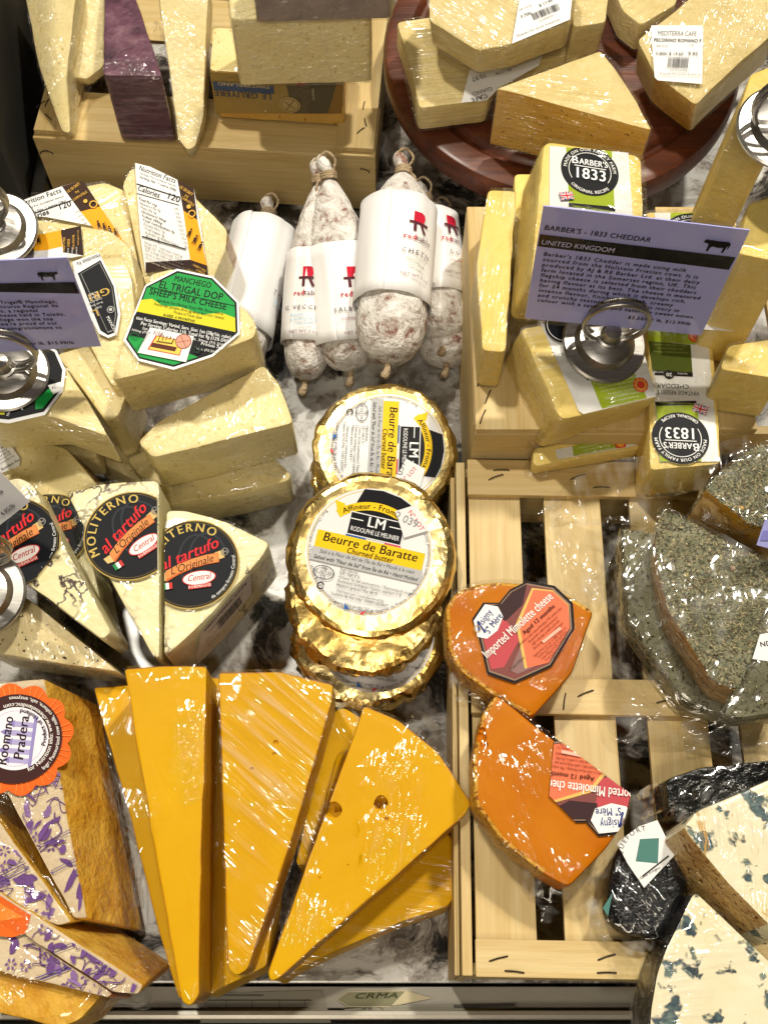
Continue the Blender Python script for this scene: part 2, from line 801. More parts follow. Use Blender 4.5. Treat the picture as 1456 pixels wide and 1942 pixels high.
PALE = cheese_mat('manchego_paste', lin('#edd898'), lin('#f5e6b0'), specks=lin('#d0bb76'), amt=.66)
PALE2 = cheese_mat('hard_sheep_paste', lin('#edd99c'), lin('#f5e7b4'), sc=45, bump=.4)
CHED = cheese_mat('cheddar_paste', lin('#e8c968'), lin('#f0d886'), sc=25, bump=.3)
ROMANO = cheese_mat('romano_paste', lin('#d9c282'), lin('#e5d29a'), sc=40, bump=.5, streak=lin('#cdb878'))
TRUF = cheese_mat('truffle_paste', lin('#e9dda4'), lin('#f3ebc2'), sc=30, bump=.3)
GOLD = cheese_mat('aged_gouda_paste', lin('#d39d00'), lin('#deab00'), sc=14, bump=.06, rough=.5, pit=.08, spec=.12)
GOLD2 = cheese_mat('shaded_gouda_amber_paste', lin('#c88a0c'), lin('#dfa51c'), sc=16, bump=.2, rough=.35)  # gouda's side shade put into the colour; also the herb cheese's amber paste
PRAD = cheese_mat('crumbly_gouda_paste', lin('#d3981f'), lin('#ecc255'), sc=26, bump=.9, rough=.5, streak=lin('#c07f14'))
MIMO = cheese_mat('mimolette_paste', lin('#b86000'), lin('#ca7a00'), sc=16, bump=.05, rough=.5, pit=.06, spec=.12)
BRINE = cheese_mat('brown_rind', lin('#a8793c'), lin('#d8b878'), sc=40, bump=.7, specks=lin('#7c4d22'), amt=.6)
OCHRE = cheese_mat('ochre_rind', lin('#cb9a3c'), lin('#e4be68'), sc=22, bump=.5, specks=lin('#8d6428'), amt=.68)
MIMR = cheese_mat('mimolette_rind', lin('#c98a20'), lin('#e0b04a'), sc=50, bump=1.2, specks=lin('#8d5415'), amt=.55)
GOLDR = cheese_mat('gouda_rind', lin('#a3661a'), lin('#c98f38'), sc=35, bump=.5)
WAXED = cheese_mat('tan_printed_rind', lin('#c9b292'), lin('#dccaab'), sc=35, bump=.35, rough=.35)
PEPPER = cheese_mat('pepper_paste', lin('#dcc894'), lin('#ebdcb0'), sc=30, bump=.4, specks=lin('#2a2018'), amt=.655)
ORRIND = cheese_mat('orange_rind', lin('#d36a12'), lin('#ea9334'), sc=60, bump=.6)


def purple_rind():
    t = NT('wine_washed_rind')
    v = t.coords((1, 1, 7), rnd=False)
    f = t.noise(v, 40, 6, .7)
    col = t.ramp(f, [(.3, lin('#3a1f2e')), (.5, lin('#6b4356')), (.72, lin('#9a7a85'))])
    t.bsdf(Base__Color=col, Roughness=.5, Normal=t.bump(f, .7, .004))
    return t.m


WINE = purple_rind()


def truffle_vein():
    t = NT('truffle_veined_paste')
    v = t.coords()
    base = t.ramp(t.noise(v, 30, 6), [(.3, lin('#e8dca2')), (.7, lin('#f4ecc4'))])
    vo = t.n('TexVoronoi', {'feature': 'DISTANCE_TO_EDGE'}, Vector=t.mix(.06, v, t.n('TexNoise', Vector=v, Scale=60, Detail=4).outputs[1]), Scale=38)
    vein = t.ramp(vo.outputs['Distance'], [(.02, WHITE), (.06, BLACK)])
    msk = t.ramp(t.noise(v, 26, 3), [(.5, BLACK), (.6, WHITE)])
    col = t.mix(t.math('MULTIPLY', vein, msk), base, lin('#4a3a34'))
    t.bsdf(Base__Color=col, Roughness=.4, Normal=t.bump(t.noise(v, 90, 5), .3, .003))
    return t.m


TRUFV = truffle_vein()


def blue_mat():
    t = NT('blue_veined_paste')
    v = t.coords()
    base = t.ramp(t.noise(v, 20, 5), [(.3, lin('#e2d6a6')), (.5, lin('#ece4c8')), (.75, lin('#e8d89c'))])
    n1 = t.noise(v, 105, 3, .55, .3)
    m1 = t.ramp(n1, [(.565, BLACK), (.615, WHITE)])
    col = t.mix(m1, base, t.ramp(t.noise(v, 150, 3), [(.4, lin('#33434e')), (.55, lin('#54686c')), (.75, lin('#8a9a86'))]))
    n2 = t.noise(t.coords((1.3, .8, 1)), 88, 4, .6, .8)
    col = t.mix(t.ramp(n2, [(.66, BLACK), (.7, V(.8, .8, .8))]), col, lin('#c79a4a'))
    h = t.math('SUBTRACT', t.math('MULTIPLY', t.noise(v, 60, 4, .65), .6), m1)
    t.bsdf(Base__Color=col, Roughness=.3, Normal=t.bump(h, .5, .003))
    return t.m


BLUE = blue_mat()


def simple(name, c, rough=.5, metal=0, coat=0, var=.0, sc=60, bump=0, spec=.5):
    t = NT(name)
    v = t.coords()
    col = c
    if var:
        col = t.mix(t.ramp(t.noise(v, sc, 5, .6), [(.35, BLACK), (.7, V(var, var, var))]), c, tuple(x * .45 for x in c[:3]) + (1,))
    k = dict(Base__Color=col, Roughness=rough, Metallic=metal, Coat__Weight=coat, Coat__Roughness=.08, Specular__IOR__Level=spec)
    if bump:
        k['Normal'] = t.bump(t.noise(v, sc * 2, 4), bump, .003)
    t.bsdf(**k)
    return t.m


INKS = {}


def INK(c):
    if not isinstance(c, str):
        return c
    if c not in INKS:
        INKS[c] = simple('ink_' + c.strip('#'), lin(c), .5, spec=.12)
    return INKS[c]


PAPER = simple('white_label_paper', lin('#e6e5e2'), .38, var=.12, sc=25, bump=.12)
SLEEVE = simple('white_sleeve_paper', lin('#f1f0ef'), .55, var=.06, sc=25, bump=.1)
CARDM = simple('laminated_card', lin('#b2b4f0'), .45, coat=.15, var=.05, sc=30)  # bluish tint of the ambient light put into the cards' base colour
DARKPLASTIC = simple('black_wrapper', lin('#0b0c0f'), .25, var=.2, sc=70, bump=.6, spec=.35)
MAUVE = simple('mauve_grey_rind', lin('#9c8a86'), .5, var=.7, sc=60, bump=.5)
TWINE = simple('butcher_twine', lin('#b9a280'), .85, var=.4, sc=300, bump=.8)
HERBD = cheese_mat('herb_crust', lin('#6b674c'), lin('#9b9880'), rough=.8, sc=45, bump=1.0, specks=lin('#4d4934'), amt=.6)
STAPLE = simple('rusty_staple', lin('#3b302a'), .55, .6)
BLACKINK = '#141416'


def wood(name, c1, c2, c3, sc=1, rough=.55, coat=0, axis=0):
    t = NT(name)
    s = [1, 1, 1]
    s[axis] = .06
    v = t.coords(tuple(x * sc for x in s))
    f = t.noise(v, 95, 6, .65, .9)
    fine = t.noise(v, 420, 3, .6)
    col = t.ramp(f, [(.25, c1), (.5, c2), (.75, c3)])
    col = t.mix(t.ramp(fine, [(.4, BLACK), (.8, V(.5, .5, .5))]), col, c1)
    big = t.noise(t.coords((.5, .9, .9)), 14, 3)
    col = t.mix(t.ramp(big, [(.4, BLACK), (.75, V(.35, .35, .35))]), col, c1)
    t.bsdf(Base__Color=col, Roughness=rough, Normal=t.bump(t.math('ADD', f, fine), .25, .0015), Coat__Weight=coat, Coat__Roughness=.2)
    return t.m


PINE = wood('pine_crate_wood', lin('#b89a5a'), lin('#ceb47c'), lin('#dac794'))
MAHOG = wood('mahogany_board', lin('#2e1206'), lin('#5e2a0e'), lin('#824118'), .7, .5, .12)


def marble():
    t = NT('black_white_marble')
    v = t.coords(rnd=False)
    w = t.mix(.10, v, t.n('TexNoise', Vector=v, Scale=14, Detail=5).outputs[1])
    vo = t.n('TexVoronoi', {'feature': 'SMOOTH_F1'}, Vector=w, Scale=34)
    n = t.noise(w, 13, 8, .72, .5)
    col = t.ramp(n, [(.40, lin('#16181c')), (.46, lin('#35332f')), (.5, lin('#8d867e')), (.55, lin('#c4c2bc')), (.72, lin('#dad9d6'))])
    cells = t.n('TexVoronoi', {'feature': 'DISTANCE_TO_EDGE'}, Vector=w, Scale=52)
    br = t.math('MULTIPLY', t.ramp(t.noise(v, 16, 3), [(.5, BLACK), (.58, WHITE)]), t.ramp(cells.outputs['Distance'], [(.02, BLACK), (.12, WHITE)]))
    col = t.mix(t.math('MULTIPLY', br, .65), col, lin('#8a8078'))
    t.bsdf(Base__Color=col, Roughness=.22, Coat__Weight=.2)
    return t.m


MARBLE = marble()


def steel(name, c, rough, sc=(1, 14, 1)):
    t = NT(name)
    v = t.coords(sc)
    f = t.noise(v, 120, 4, .6)
    t.bsdf(Base__Color=t.ramp(f, [(.3, tuple(x * .75 for x in c[:3])), (.7, c)]), Metallic=1, Roughness=t.math('MULTIPLY_ADD', f, .2, rough), Normal=t.bump(f, .02, .001))
    return t.m


STEEL = steel('brushed_steel', lin('#bdb9b2'), .26)
DSTEEL = steel('dark_steel', lin('#6d6a64'), .3)
LEDGE = simple('reflection_toned_steel', lin('#a8a294'), .3, .15, var=.3, sc=12, bump=.1)  # bare steel, its bright reflections put into a pale, mostly matte colour


def foil():
    t = NT('gold_foil')
    v = t.coords()
    w = t.mix(.02, v, t.n('TexNoise', Vector=v, Scale=70, Detail=2).outputs[1])
    vo = t.n('TexVoronoi', {'feature': 'F1', 'distance': 'MANHATTAN'}, Vector=w, Scale=80)
    h = t.math('ADD', t.math('MULTIPLY', vo.outputs['Distance'], .25), t.noise(v, 38, 2, .6))
    t.bsdf(Base__Color=t.ramp(t.noise(v, 25, 2), [(.3, lin('#dab45e')), (.7, lin('#f2da98'))]), Metallic=1, Roughness=.26, Normal=t.bump(h, .22, .004))
    return t.m


FOIL = foil()


def sausage_mat():
    t = NT('mould_dusted_casing')
    v = t.coords()
    n = t.noise(v, 95, 4, .7, .6)
    wr = t.noise(t.coords((1, 1, 1)), 230, 4, .6)
    f = t.math('ADD', t.math('MULTIPLY', n, .8), t.math('MULTIPLY', wr, .2))
    col = t.ramp(f, [(.31, lin('#4f2a20')), (.37, lin('#8b6253')), (.41, lin('#aa9a90')), (.47, lin('#cfc8c0')), (.62, lin('#e9e6e0'))])
    t.bsdf(Base__Color=col, Roughness=.75, Normal=t.bump(t.math('ADD', n, wr), .7, .003))
    return t.m


SAUS = sausage_mat()


def film_mat(name, sc=110, strength=.5, haze=.1, tint=(.985, .98, .96, 1), rough=.09, cap=.13):
    """clear film: see-through, with lamp glints along its fine creases and a little milky haze where it is bunched"""
    t = NT(name)
    v = t.n('Attribute', {'attribute_name': 'fc'}).outputs['Vector']
    c = t.n('Attribute', {'attribute_name': 'crease'}).outputs['Fac']
    a = t.noise(v, sc, 2, .6)
    nrm = t.bump(t.math('MULTIPLY', a, c), strength, .005)
    fac = t.math('MINIMUM', t.math('ADD', t.n('Fresnel', IOR=1.4, Normal=nrm).outputs[0], .015), cap)
    tr = t.n('BsdfTransparent', Color=tint).outputs[0]
    gl = t.n('BsdfGlossy', Color=(1, 1, 1, 1), Roughness=rough, Normal=nrm).outputs[0]
    if haze:
        df = t.n('BsdfDiffuse', Color=(.85, .84, .8, 1)).outputs[0]
        hz = t.math('MULTIPLY', t.math('MULTIPLY', t.ramp(a, [(.5, BLACK), (.7, WHITE)]), c), haze)
        tr = t.n('MixShader', _0=hz, _1=tr, _2=df).outputs[0]
    m2 = t.n('MixShader', _0=fac, _1=tr, _2=gl).outputs[0]
    t.t.links.new(m2, t.out.inputs[0])
    return t.m


FILM = film_mat('cling_film', 290, 1.2, .06, rough=.1)
FILMY = film_mat('taut_cling_film', 300, .8, .02, rough=.07)
CRINK = film_mat('crumpled_film', 260, 1.0, .16, rough=.1, cap=.16)
FLAPM = film_mat('loose_film', 110, .9, .3, rough=.12, cap=.25)
POUCH = film_mat('vacuum_pouch_film', 90, 1.0, .16, (.98, .98, .97, 1), .12, .25)

# ------------------------------------------------------------------ the setting
X, Y, Z = Vector((1, 0, 0)), Vector((0, 1, 0)), Vector((0, 0, 1))


def struct(o):
    o['kind'] = 'structure'
    return o


yf = at(728, 1864, 0).y
o = box('marble_counter', Vector((0, yf + .6, -.0125)), X, Y, Z, (220, 120, 2.5), MARBLE, bev=.1)
struct(o)
case = box('case_floor', Vector((0, .3, -.12)), X, Y, Z, (260, 200, 1), DSTEEL)
struct(case)

# steel rail of the display case with stickers
rail = thing('display_case_rail', 'brushed steel rail of the display case along the bottom edge', 'rail', (0, yf - .02, -.03))
y0, y1, y2 = yf - .0015, at(728, 1912, 0).y, at(728, 1930, 0).y
box('ledge', Vector((0, (y0 + y1) / 2, -.012)), X, Y, Z, (90, (y0 - y1) / CM, 1.4), LEDGE, rail, .05)
box('lip', Vector((0, (y1 + y2) / 2 - .001, -.013)), X, Y, Z, (90, (y1 - y2) / CM, 3), LEDGE, rail, .22)
box('front_panel', Vector((0, y2 - .03, -.02)), X, Y, Z, (90, 5.5, 2), DSTEEL, rail, .1)

# dark post at the upper left
pp = thing('refrigerated_case', 'dark grey metal flank of the display case in the upper left corner', 'display case', at(0, 400, 0))
dm = simple('painted_dark_metal', lin('#3a3936'), .45, .2, var=.3, sc=14)
xe, ye = at(62, 400, 0).x, at(62, 402, 0).y
box('side_panel', Vector((xe - .25, ye + .35, .14)), X, Y, Z, (50, 70, 30), dm, pp, .3)
box('kick_strip', Vector((xe + .006, ye + .35, .006)), X, Y, Z, (1.1, 69, 1.2), DSTEEL, pp, .15)


def staple(root, c, d, l=.9):
    e = d.normalized()
    sd = Vector((-e.y, e.x, 0))
    P = [c - e * l * .5 * CM - Z * .001, c - e * l * .45 * CM + Z * .0004, c + sd * .0002 + Z * .0005, c + e * l * .45 * CM + Z * .0004, c + e * l * .5 * CM - Z * .001]
    tube('staple', smooth_path(P, 3), .032, STAPLE, root, 5)


# wooden crate, upper left
FL, FR = at(63, 263, 5), at(712, 300, 5)
ex = (FR - FL)
Lc = ex.length / CM
ex.normalize()
ey = Z.cross(ex)
crA = thing('wooden_crate', 'pine crate turned over as a riser, purple rind cheese on it, upper left', 'crate', (FL + FR) / 2 - Z * .05, 'pine crates used as risers')


def plank(root, name, o, ex, ey, x0, x1, y0, y1, z0, z1, along='x'):
    """plank in crate coordinates (cm) with its grain along x or y"""
    c = o + ex * (x0 + x1) / 2 * CM + ey * (y0 + y1) / 2 * CM
    c = Vector((c.x, c.y, (z0 + z1) / 2 * CM))
    if along == 'x':
        return box(name, c, ex, ey, Z, (x1 - x0, y1 - y0, z1 - z0), PINE, root, .06)
    return box(name, c, ey, -ex, Z, (y1 - y0, x1 - x0, z1 - z0), PINE, root, .06)


DA = 21
plank(crA, 'front_board', FL, ex, ey, 0, Lc, 0, .55, .05, 4.75)
plank(crA, 'back_board', FL, ex, ey, 0, Lc, DA - .5, DA, .05, 4.7)
plank(crA, 'side_board', FL, ex, ey, .1, .7, .6, DA - .6, .05, 4.6, 'y')
plank(crA, 'side_board', FL, ex, ey, Lc - .7, Lc - .1, .6, DA - .6, .05, 4.6, 'y')
plank(crA, 'plank', FL, ex, ey, .0, Lc, .02, 4.2, 4.78, 5.1)
plank(crA, 'plank', FL, ex, ey, .0, Lc, 9.2, 13.4, 4.78, 5.1)
plank(crA, 'plank', FL, ex, ey, .0, Lc, 16.4, 20.6, 4.78, 5.1)
plank(crA, 'batten', FL, ex, ey, .1, 2.6, .3, DA, 5.12, 5.5, 'y')
plank(crA, 'batten', FL, ex, ey, Lc - 2.6, Lc - .1, .3, DA, 5.12, 5.5, 'y')
for px in ((90, 195), (78, 198), (690, 200), (693, 232), (684, 248), (92, 222)):
    staple(crA, at(px[0], px[1], 5.52), Vector((RND.uniform(-1, 1), 1, 0)), .7)
for px in ((80, 297), (86, 303), (692, 322)):
    c = at(px[0], px[1], 4.0)
    staple(crA, FL + ex * ((c - FL).dot(ex)) - ey * .0006 - Z * .011, ex + Z * RND.uniform(-.6, .6), .6)

# wooden crate, lower right: planks away from the viewer, battens across
zC = 6.3
C0 = at(890, 1852, zC)
C1 = at(876, 880, zC)
eyC = (C1 - C0)
LC = eyC.length / CM
eyC.normalize()
exC = eyC.cross(Z)
crC = thing('wooden_crate', 'slatted pine crate turned over, orange cheese wedges lying on it, lower right', 'crate', C0 - Z * .06, 'pine crates used as risers')


def xC(px, py):
    return (at(px, py, zC) - C0).dot(exC) / CM


def yC(px, py):
    return (at(px, py, zC) - C0).dot(eyC) / CM


for a, b in ((896, 1003), (1052, 1170), (1230, 1345), (1405, 1520)):
    plank(crC, 'plank', C0, exC, eyC, xC(a, 1400), xC(b, 1400), .1, LC - .1, zC - .35, zC, 'y')
for a, b in ((1853, 1782), (1356, 1288), (944, 878)):
    plank(crC, 'batten', C0, exC, eyC, .25, 19.5, yC(900, a), yC(900, b), zC + .02, zC + .42)
plank(crC, 'side_board', C0, exC, eyC, -.35, .12, .02, LC, .05, zC + .2, 'y')
plank(crC, 'side_board', C0, exC, eyC, 19.6, 20.1, .02, LC, .05, zC + .2, 'y')
plank(crC, 'front_board', C0, exC, eyC, .14, 19.5, .12, .6, .06, zC - .4)
plank(crC, 'back_board', C0, exC, eyC, .14, 19.5, LC - .6, LC - .1, .06, zC - .4)
plank(crC, 'corner_strip', C0, exC, eyC, -.62, -.38, .05, LC * .98, .05, zC - .6, 'y')
for px, py, dx, dy in ((945, 1818, 1, .25), (975, 1843, 1, -.1), (1150, 1815, 1, .3), (1150, 1845, 1, 0), (950, 892, 1, 0), (940, 905, 1, .4), (1095, 905, 1, .4), (1140, 925, 1, 0),
                       (1110, 1315, 1, .4), (1070, 1330, .2, 1), (930, 1310, 1, .3), (1260, 1330, 1, .2)):
    staple(crC, at(px, py, zC + .44), Vector((dx, dy, 0)), .85)

# wooden crate behind it, under the cheddar blocks
zB = 9.6
B0 = at(902, 815, zB)
B1_ = at(896, 392, zB)
crB = thing('wooden_crate', 'pine crate standing under the stacked cheddar blocks, behind the slatted crate', 'crate', Vector((B0.x, B0.y, 0)), 'pine crates used as risers')
eyB = Y.copy()
exB = X.copy()
LB = (B1_ - B0).length / CM
plank(crB, 'front_board', B0, exB, eyB, 0, 21, 0, .5, .05, zB - .45)
plank(crB, 'side_board', B0, exB, eyB, -.02, .5, .55, LB, .05, zB - .45, 'y')
plank(crB, 'plank', B0, exB, eyB, 0, 3.6, .02, LB, zB - .42, zB, 'y')
plank(crB, 'plank', B0, exB, eyB, 5.2, 9.2, .02, LB, zB - .42, zB, 'y')
plank(crB, 'plank', B0, exB, eyB, 10.8, 14.6, .02, LB, zB - .42, zB, 'y')
plank(crB, 'plank', B0, exB, eyB, 16.2, 20.4, .02, LB, zB - .42, zB, 'y')
for px in ((910, 720), (925, 752), (915, 790)):
    staple(crB, at(px[0], px[1], zB + .02), Vector((.4, 1, 0)), .9)

# round mahogany board with a turned rim
zT = 8.6
ct = at(1066, 90, zT)
rt = (at(727, 95, zT) - ct).length / CM
board = thing('round_board', 'round dark red mahogany board with a turned groove, under the Italian cheeses', 'board', ct - Z * zT * CM)
nT = Vector((0, -math.sin(RAD(4)), math.cos(RAD(4))))
lathe('plate', [(rt * .6, -2.2), (rt - 1.0, -2.2), (rt - .15, -1.9), (rt, -1.4), (rt, -.5), (rt - .2, -.1), (rt - .5, 0), (rt - 1.55, 0), (rt - 1.75, -.12), (rt - 1.95, -.4), (rt - 2.2, -.42), (rt - 2.45, -.16), (rt - 2.6, -.1), (rt * .5, -.1), (.2, -.1)],
      ct, nT, MAHOG, board, 128, 30)
lathe('foot', [(rt * .5, -8.4), (rt * .52, -7.6), (rt * .3, -6.8), (rt * .28, -3), (rt * .5, -2.25)], ct, Z, MAHOG, board, 64, 30)

# ------------------------------------------------------------------ cheeses
def wedge(label, px, pl, th, mats, film=FILM, tags=None, cat='cheese', name='cheese_wedge', group=None, part='cheese', off=.10, amp=.02, extra=(), **k):
    n = len(px)
    P = [pl.hit(*p) for p in px]
    c = sum(P, Vector()) / n - pl.n * th * CM
    r = thing(name, label, cat, c, group)
    I = slab(part, r, px, pl, th, mats, tags=tags, **k)
    I.root = r
    if film:
        wrap(I, film, off, amp, extra, streak={FILMY: .035, CRINK: .055}.get(film, .045), crink={FILMY: (.0, .4), CRINK: (-.4, 0)}.get(film, (-.15, .25)))
    return I


def sl(pl, P):
    return [pl.hit(*p) for p in P]


def lower(P, d):
    return [p - Z * d * CM for p in P]


# --- on the upper left crate
A1 = wedge('long pale wedge in clear wrap, leftmost on the upper left crate', [(44, -30), (146, -30), (127, 150), (134, 252), (118, 250), (75, 130)], PL(125, 250, 5.9, 28, -6), 3.2, [PALE, BRINE], CRINK, tags={5: 1, 4: 1}, group='cheeses on the upper left crate')
A2 = wedge('pale wedge in crinkled film between long wedge and purple rind cheese', [(140, -30), (200, -30), (198, 125), (165, 150), (137, 145)], PL(160, 150, 6.6, 24), 1.0, [PALE2], CRINK, group='cheeses on the upper left crate')
A3 = wedge('purple wine-rind cheese wedge standing on the upper left crate', [(199, -60), (238, -60), (308, 145), (196, 142)], PL(250, 143, 10.4, -2), 5.2, [WINE], FILMY, group='cheeses on the upper left crate', rnd=.3)
A4 = wedge('narrow pale wedge in shiny film beside the purple rind cheese', [(298, -30), (396, -30), (391, 75), (386, 220), (371, 278), (355, 285), (337, 260), (320, 125)], PL(355, 285, 5.9, 30, 4), 3.0, [PALE2, BRINE], CRINK, group='cheeses on the upper left crate')
A5 = wedge('Swiss cheese block in brown printed paper, lowest of the right stack on crate', [(404, 52), (655, 58), (650, 150), (398, 133)], PL(520, 142, 9.2), 3.9, [PALE, OCHRE], FILMY, tags={0: 1, 1: 1, 2: 1, 3: 1}, cat='cheese', name='cheese_block', group='cheeses on the upper left crate')
A6 = wedge('plain pale block in cloudy film resting on the brown-papered block', [(432, -25), (704, -30), (702, 30), (437, 37)], PL(570, 34, 14.3), 4.9, [PALE, PALE], CRINK, name='cheese_block', group='cheeses on the upper left crate')
A7 = wedge('grey-purple rind block on top of the right stack on upper left crate', [(478, -130), (742, -135), (742, -66), (474, -58)], PL(600, -62, 17.9), 3.5, [MAUVE], FILM, name='cheese_block', group='cheeses on the upper left crate')

# --- on the round board
IT = 'Italian cheeses on the round board'
R1 = wedge('fan-shaped pale hard wedge with ochre rind in the middle of the board', [(940, 168), (1138, 96), (1165, 128), (1205, 190), (1236, 247), (1090, 208), (1010, 185)], PL(1000, 180, 13.6, 4), 4.6, [ROMANO, OCHRE, ROMANO], tags={4: 1, 5: 1, 6: 1, 3: 1}, group=IT, rnd=.2)
R3 = wedge('greyish wrapped wedge with an upside-down price sticker, left on the board', [(752, 42), (830, 30), (1080, 85), (1075, 105), (945, 132), (925, 190), (795, 205), (780, 130)], PL(800, 205, 10.6, 6), 2.0, [ROMANO, OCHRE], CRINK, group=IT)
R2 = wedge('pale wedge with tilted price sticker stacked at the top of the board', [(808, -60), (1090, -60), (1092, -20), (1075, 45), (965, 85), (905, 96), (815, 40)], PL(900, 96, 14.2, 14, -6), 2.2, [ROMANO, OCHRE], CRINK, group=IT)
R4 = wedge('pale wrapped block behind the sticker wedge at the top of board', [(1085, -60), (1160, -60), (1150, 15), (1148, 42), (1085, 52)], PL(1110, 50, 13.5, 6), 4.0, [ROMANO, OCHRE], group=IT)
R6 = wedge('pale wedge cut off by the top edge above the dark board', [(1140, -70), (1300, -70), (1280, 8), (1215, 48), (1180, 20)], PL(1215, 45, 11.0), 2.0, [ROMANO, OCHRE], group=IT)
R5 = wedge('large pale wedge with square white price label, upper right of board', [(1208, 76), (1330, -20), (1470, -40), (1470, 60), (1400, 120), (1318, 200), (1240, 140)], PL(1318, 200, 12.2, 18, -10), 3.4, [ROMANO, OCHRE, ROMANO], tags={4: 2, 5: 1}, group=IT)

# --- tall wrapped wedges at the right edge
RG = 'wrapped wedges at the right edge'
RE3 = wedge('shaded wrapped block lowest at the right edge beside the cheddar', [(1380, 655), (1480, 640), (1485, 720), (1364, 700)], PL(1400, 690, 13.4), 3.7, [CHED, OCHRE], group=RG)
RE2 = wedge('wrapped yellow wedge in the middle of the pile at the right edge', [(1418, 385), (1490, 365), (1495, 500), (1396, 480)], PL(1410, 470, 18.4), 8.6, [CHED, OCHRE], group=RG)
RE1 = wedge('wrapped yellow wedge on top of the pile at the right edge', [(1422, 140), (1490, 116), (1495, 225), (1400, 210)], PL(1410, 205, 21.5, 4), 11.5, [CHED, OCHRE], group=RG)

# --- cheddar blocks
CG = 'wrapped cheddar blocks on the crate'
B2 = wedge('narrow cheddar block standing on edge at the left of the cheddar', [(925, 360), (978, 362), (966, 560), (958, 668), (914, 664), (903, 500)], PL(930, 660, 13.2, 2), 3.5, [CHED], CRINK, name='cheddar_block', group=CG)
BB = wedge('cheddar block hidden under the top cheddar block', [(975, 330), (1180, 330), (1180, 560), (975, 560)], PL(1000, 540, 11.8), 2.1, [CHED], None, name='cheddar_block', group=CG)
B1 = wedge('top cheddar block with round black and green label behind the price card', [(1030, 264), (1218, 292), (1228, 535), (1004, 530)], PL(1020, 500, 16.2, 4, 9), 4.0, [CHED], FILM, name='cheddar_block', group=CG, rnd=.6, bev=.3)
B4 = wedge('cheddar block half hidden behind the price card, black label glinting above it', [(1222, 402), (1350, 402), (1396, 420), (1394, 560), (1232, 550)], PL(1300, 540, 12.6), 2.9, [CHED], FILM, name='cheddar_block', group=CG)
B5 = wedge('cheddar block with upside-down black round label, right of the metal stand', [(1228, 600), (1348, 610), (1366, 880), (1232, 892)], PL(1290, 880, 10.4, 3), 3.4, [CHED], FILM, name='cheddar_block', group=CG)
B6 = wedge('cheddar block at the bottom with folded white and green label', [(1010, 850), (1205, 812), (1215, 850), (1010, 885)], PL(1100, 872, 7.9, 4), 1.1, [CHED], FILM, name='cheddar_block', group=CG)
B3 = wedge('tilted cheddar block carrying the steel card stand', [(985, 622), (1200, 585), (1248, 757), (1062, 797)], PL(1062, 797, 12.4, 10, 7), 4.4, [CHED], CRINK, name='cheddar_block', group=CG, rnd=.4, bev=.2)

# --- sheep cheeses, left
SG = 'sheep cheese wedges on the left'
U1 = wedge('dark shaded wedge low in the gap of the sheep cheese pile', [(150, 720), (245, 770), (330, 905), (290, 930), (180, 870)], PL(230, 850, 2.5), 2.3, [PALE, BRINE], None, group=SG)
U2 = wedge('small shaded wedge tip poking out of the dark gap', [(240, 868), (300, 845), (330, 930), (262, 900)], PL(270, 880, 3.6), 3.0, [PALE], FILM, group=SG)
T5 = wedge('pale wedge lying under the plain wedge, its front in shade', [(300, 925), (500, 850), (552, 900), (545, 912), (440, 938), (318, 958)], PL(420, 935, 3.4, 3), 3.2, [PALE, PALE], FILM, group=SG)
C1 = wedge('yellow-labelled wedge farthest back at the left, label over its rind', [(30, 398), (65, 372), (200, 346), (238, 362), (262, 500), (270, 560), (150, 560)], PL(150, 560, 7, 12), 4.2, [PALE, BRINE], FILM, group=SG)
C2 = wedge('wedge wearing a tall nutrition label and yellow strip beside white sausage', [(232, 350), (250, 318), (345, 350), (432, 436), (428, 470), (395, 560), (280, 560)], PL(320, 540, 7.2, 18), 4.6, [PALE, BRINE], FILM, tags={0: 1, 1: 1, 2: 1, 3: 1}, group=SG)
C3 = wedge('wedge with yellow label band behind the lavender price card', [(10, 470), (60, 415), (210, 438), (248, 470), (262, 560), (240, 640), (100, 640)], PL(150, 600, 9.3, 12), 3.6, [PALE, BRINE], FILM, group=SG)
G1 = wedge('wedge with black and gold label beside the lavender price card', [(130, 500), (232, 485), (248, 520), (262, 640), (250, 720), (215, 735), (140, 600)], PL(220, 700, 9.6, 10), 4.0, [PALE, PALE], FILM, group=SG)
T3 = wedge('wedge pointing down between the two green-labelled wedges', [(108, 672), (215, 640), (250, 720), (225, 790), (202, 800)], PL(200, 760, 8.6, 4), 4.6, [PALE, BRINE], FILM, group=SG)
T2b = wedge('lower wedge peeking from under the one with the metal stand', [(20, 830), (180, 830), (186, 868), (60, 850)], PL(150, 850, 5.4), 2.2, [PALE], FILM, group=SG)
T2 = wedge('green-labelled wedge under the metal card stand at the left', [(-40, 640), (120, 690), (168, 762), (205, 828), (100, 790), (-40, 800)], PL(100, 780, 10.2, 5), 3.6, [PALE, PALE], FILM, group=SG)
T4 = wedge('large plain pale wedge without label, right of the dark gap', [(262, 838), (300, 800), (500, 692), (530, 730), (556, 802), (420, 836), (290, 868)], PL(420, 836, 8.4, 6), 4.4, [PALE], FILM, group=SG)
T1 = wedge('wedge with big green and yellow octagonal label on its top', [(212, 722), (230, 660), (285, 520), (330, 508), (470, 590), (486, 618), (482, 640), (380, 680)], PL(300, 690, 12, 10), 4.6, [PALE, PALE], FILM, group=SG)
PEP = wedge('wedge with brown crusty rind and nutrition sticker at left edge', [(-30, 822), (70, 835), (125, 850), (190, 925), (60, 960), (-30, 930)], PL(100, 900, 6.2, 14), 5.2, [PALE, BRINE], FILM, tags={0: 1, 1: 1, 2: 1}, group=SG)

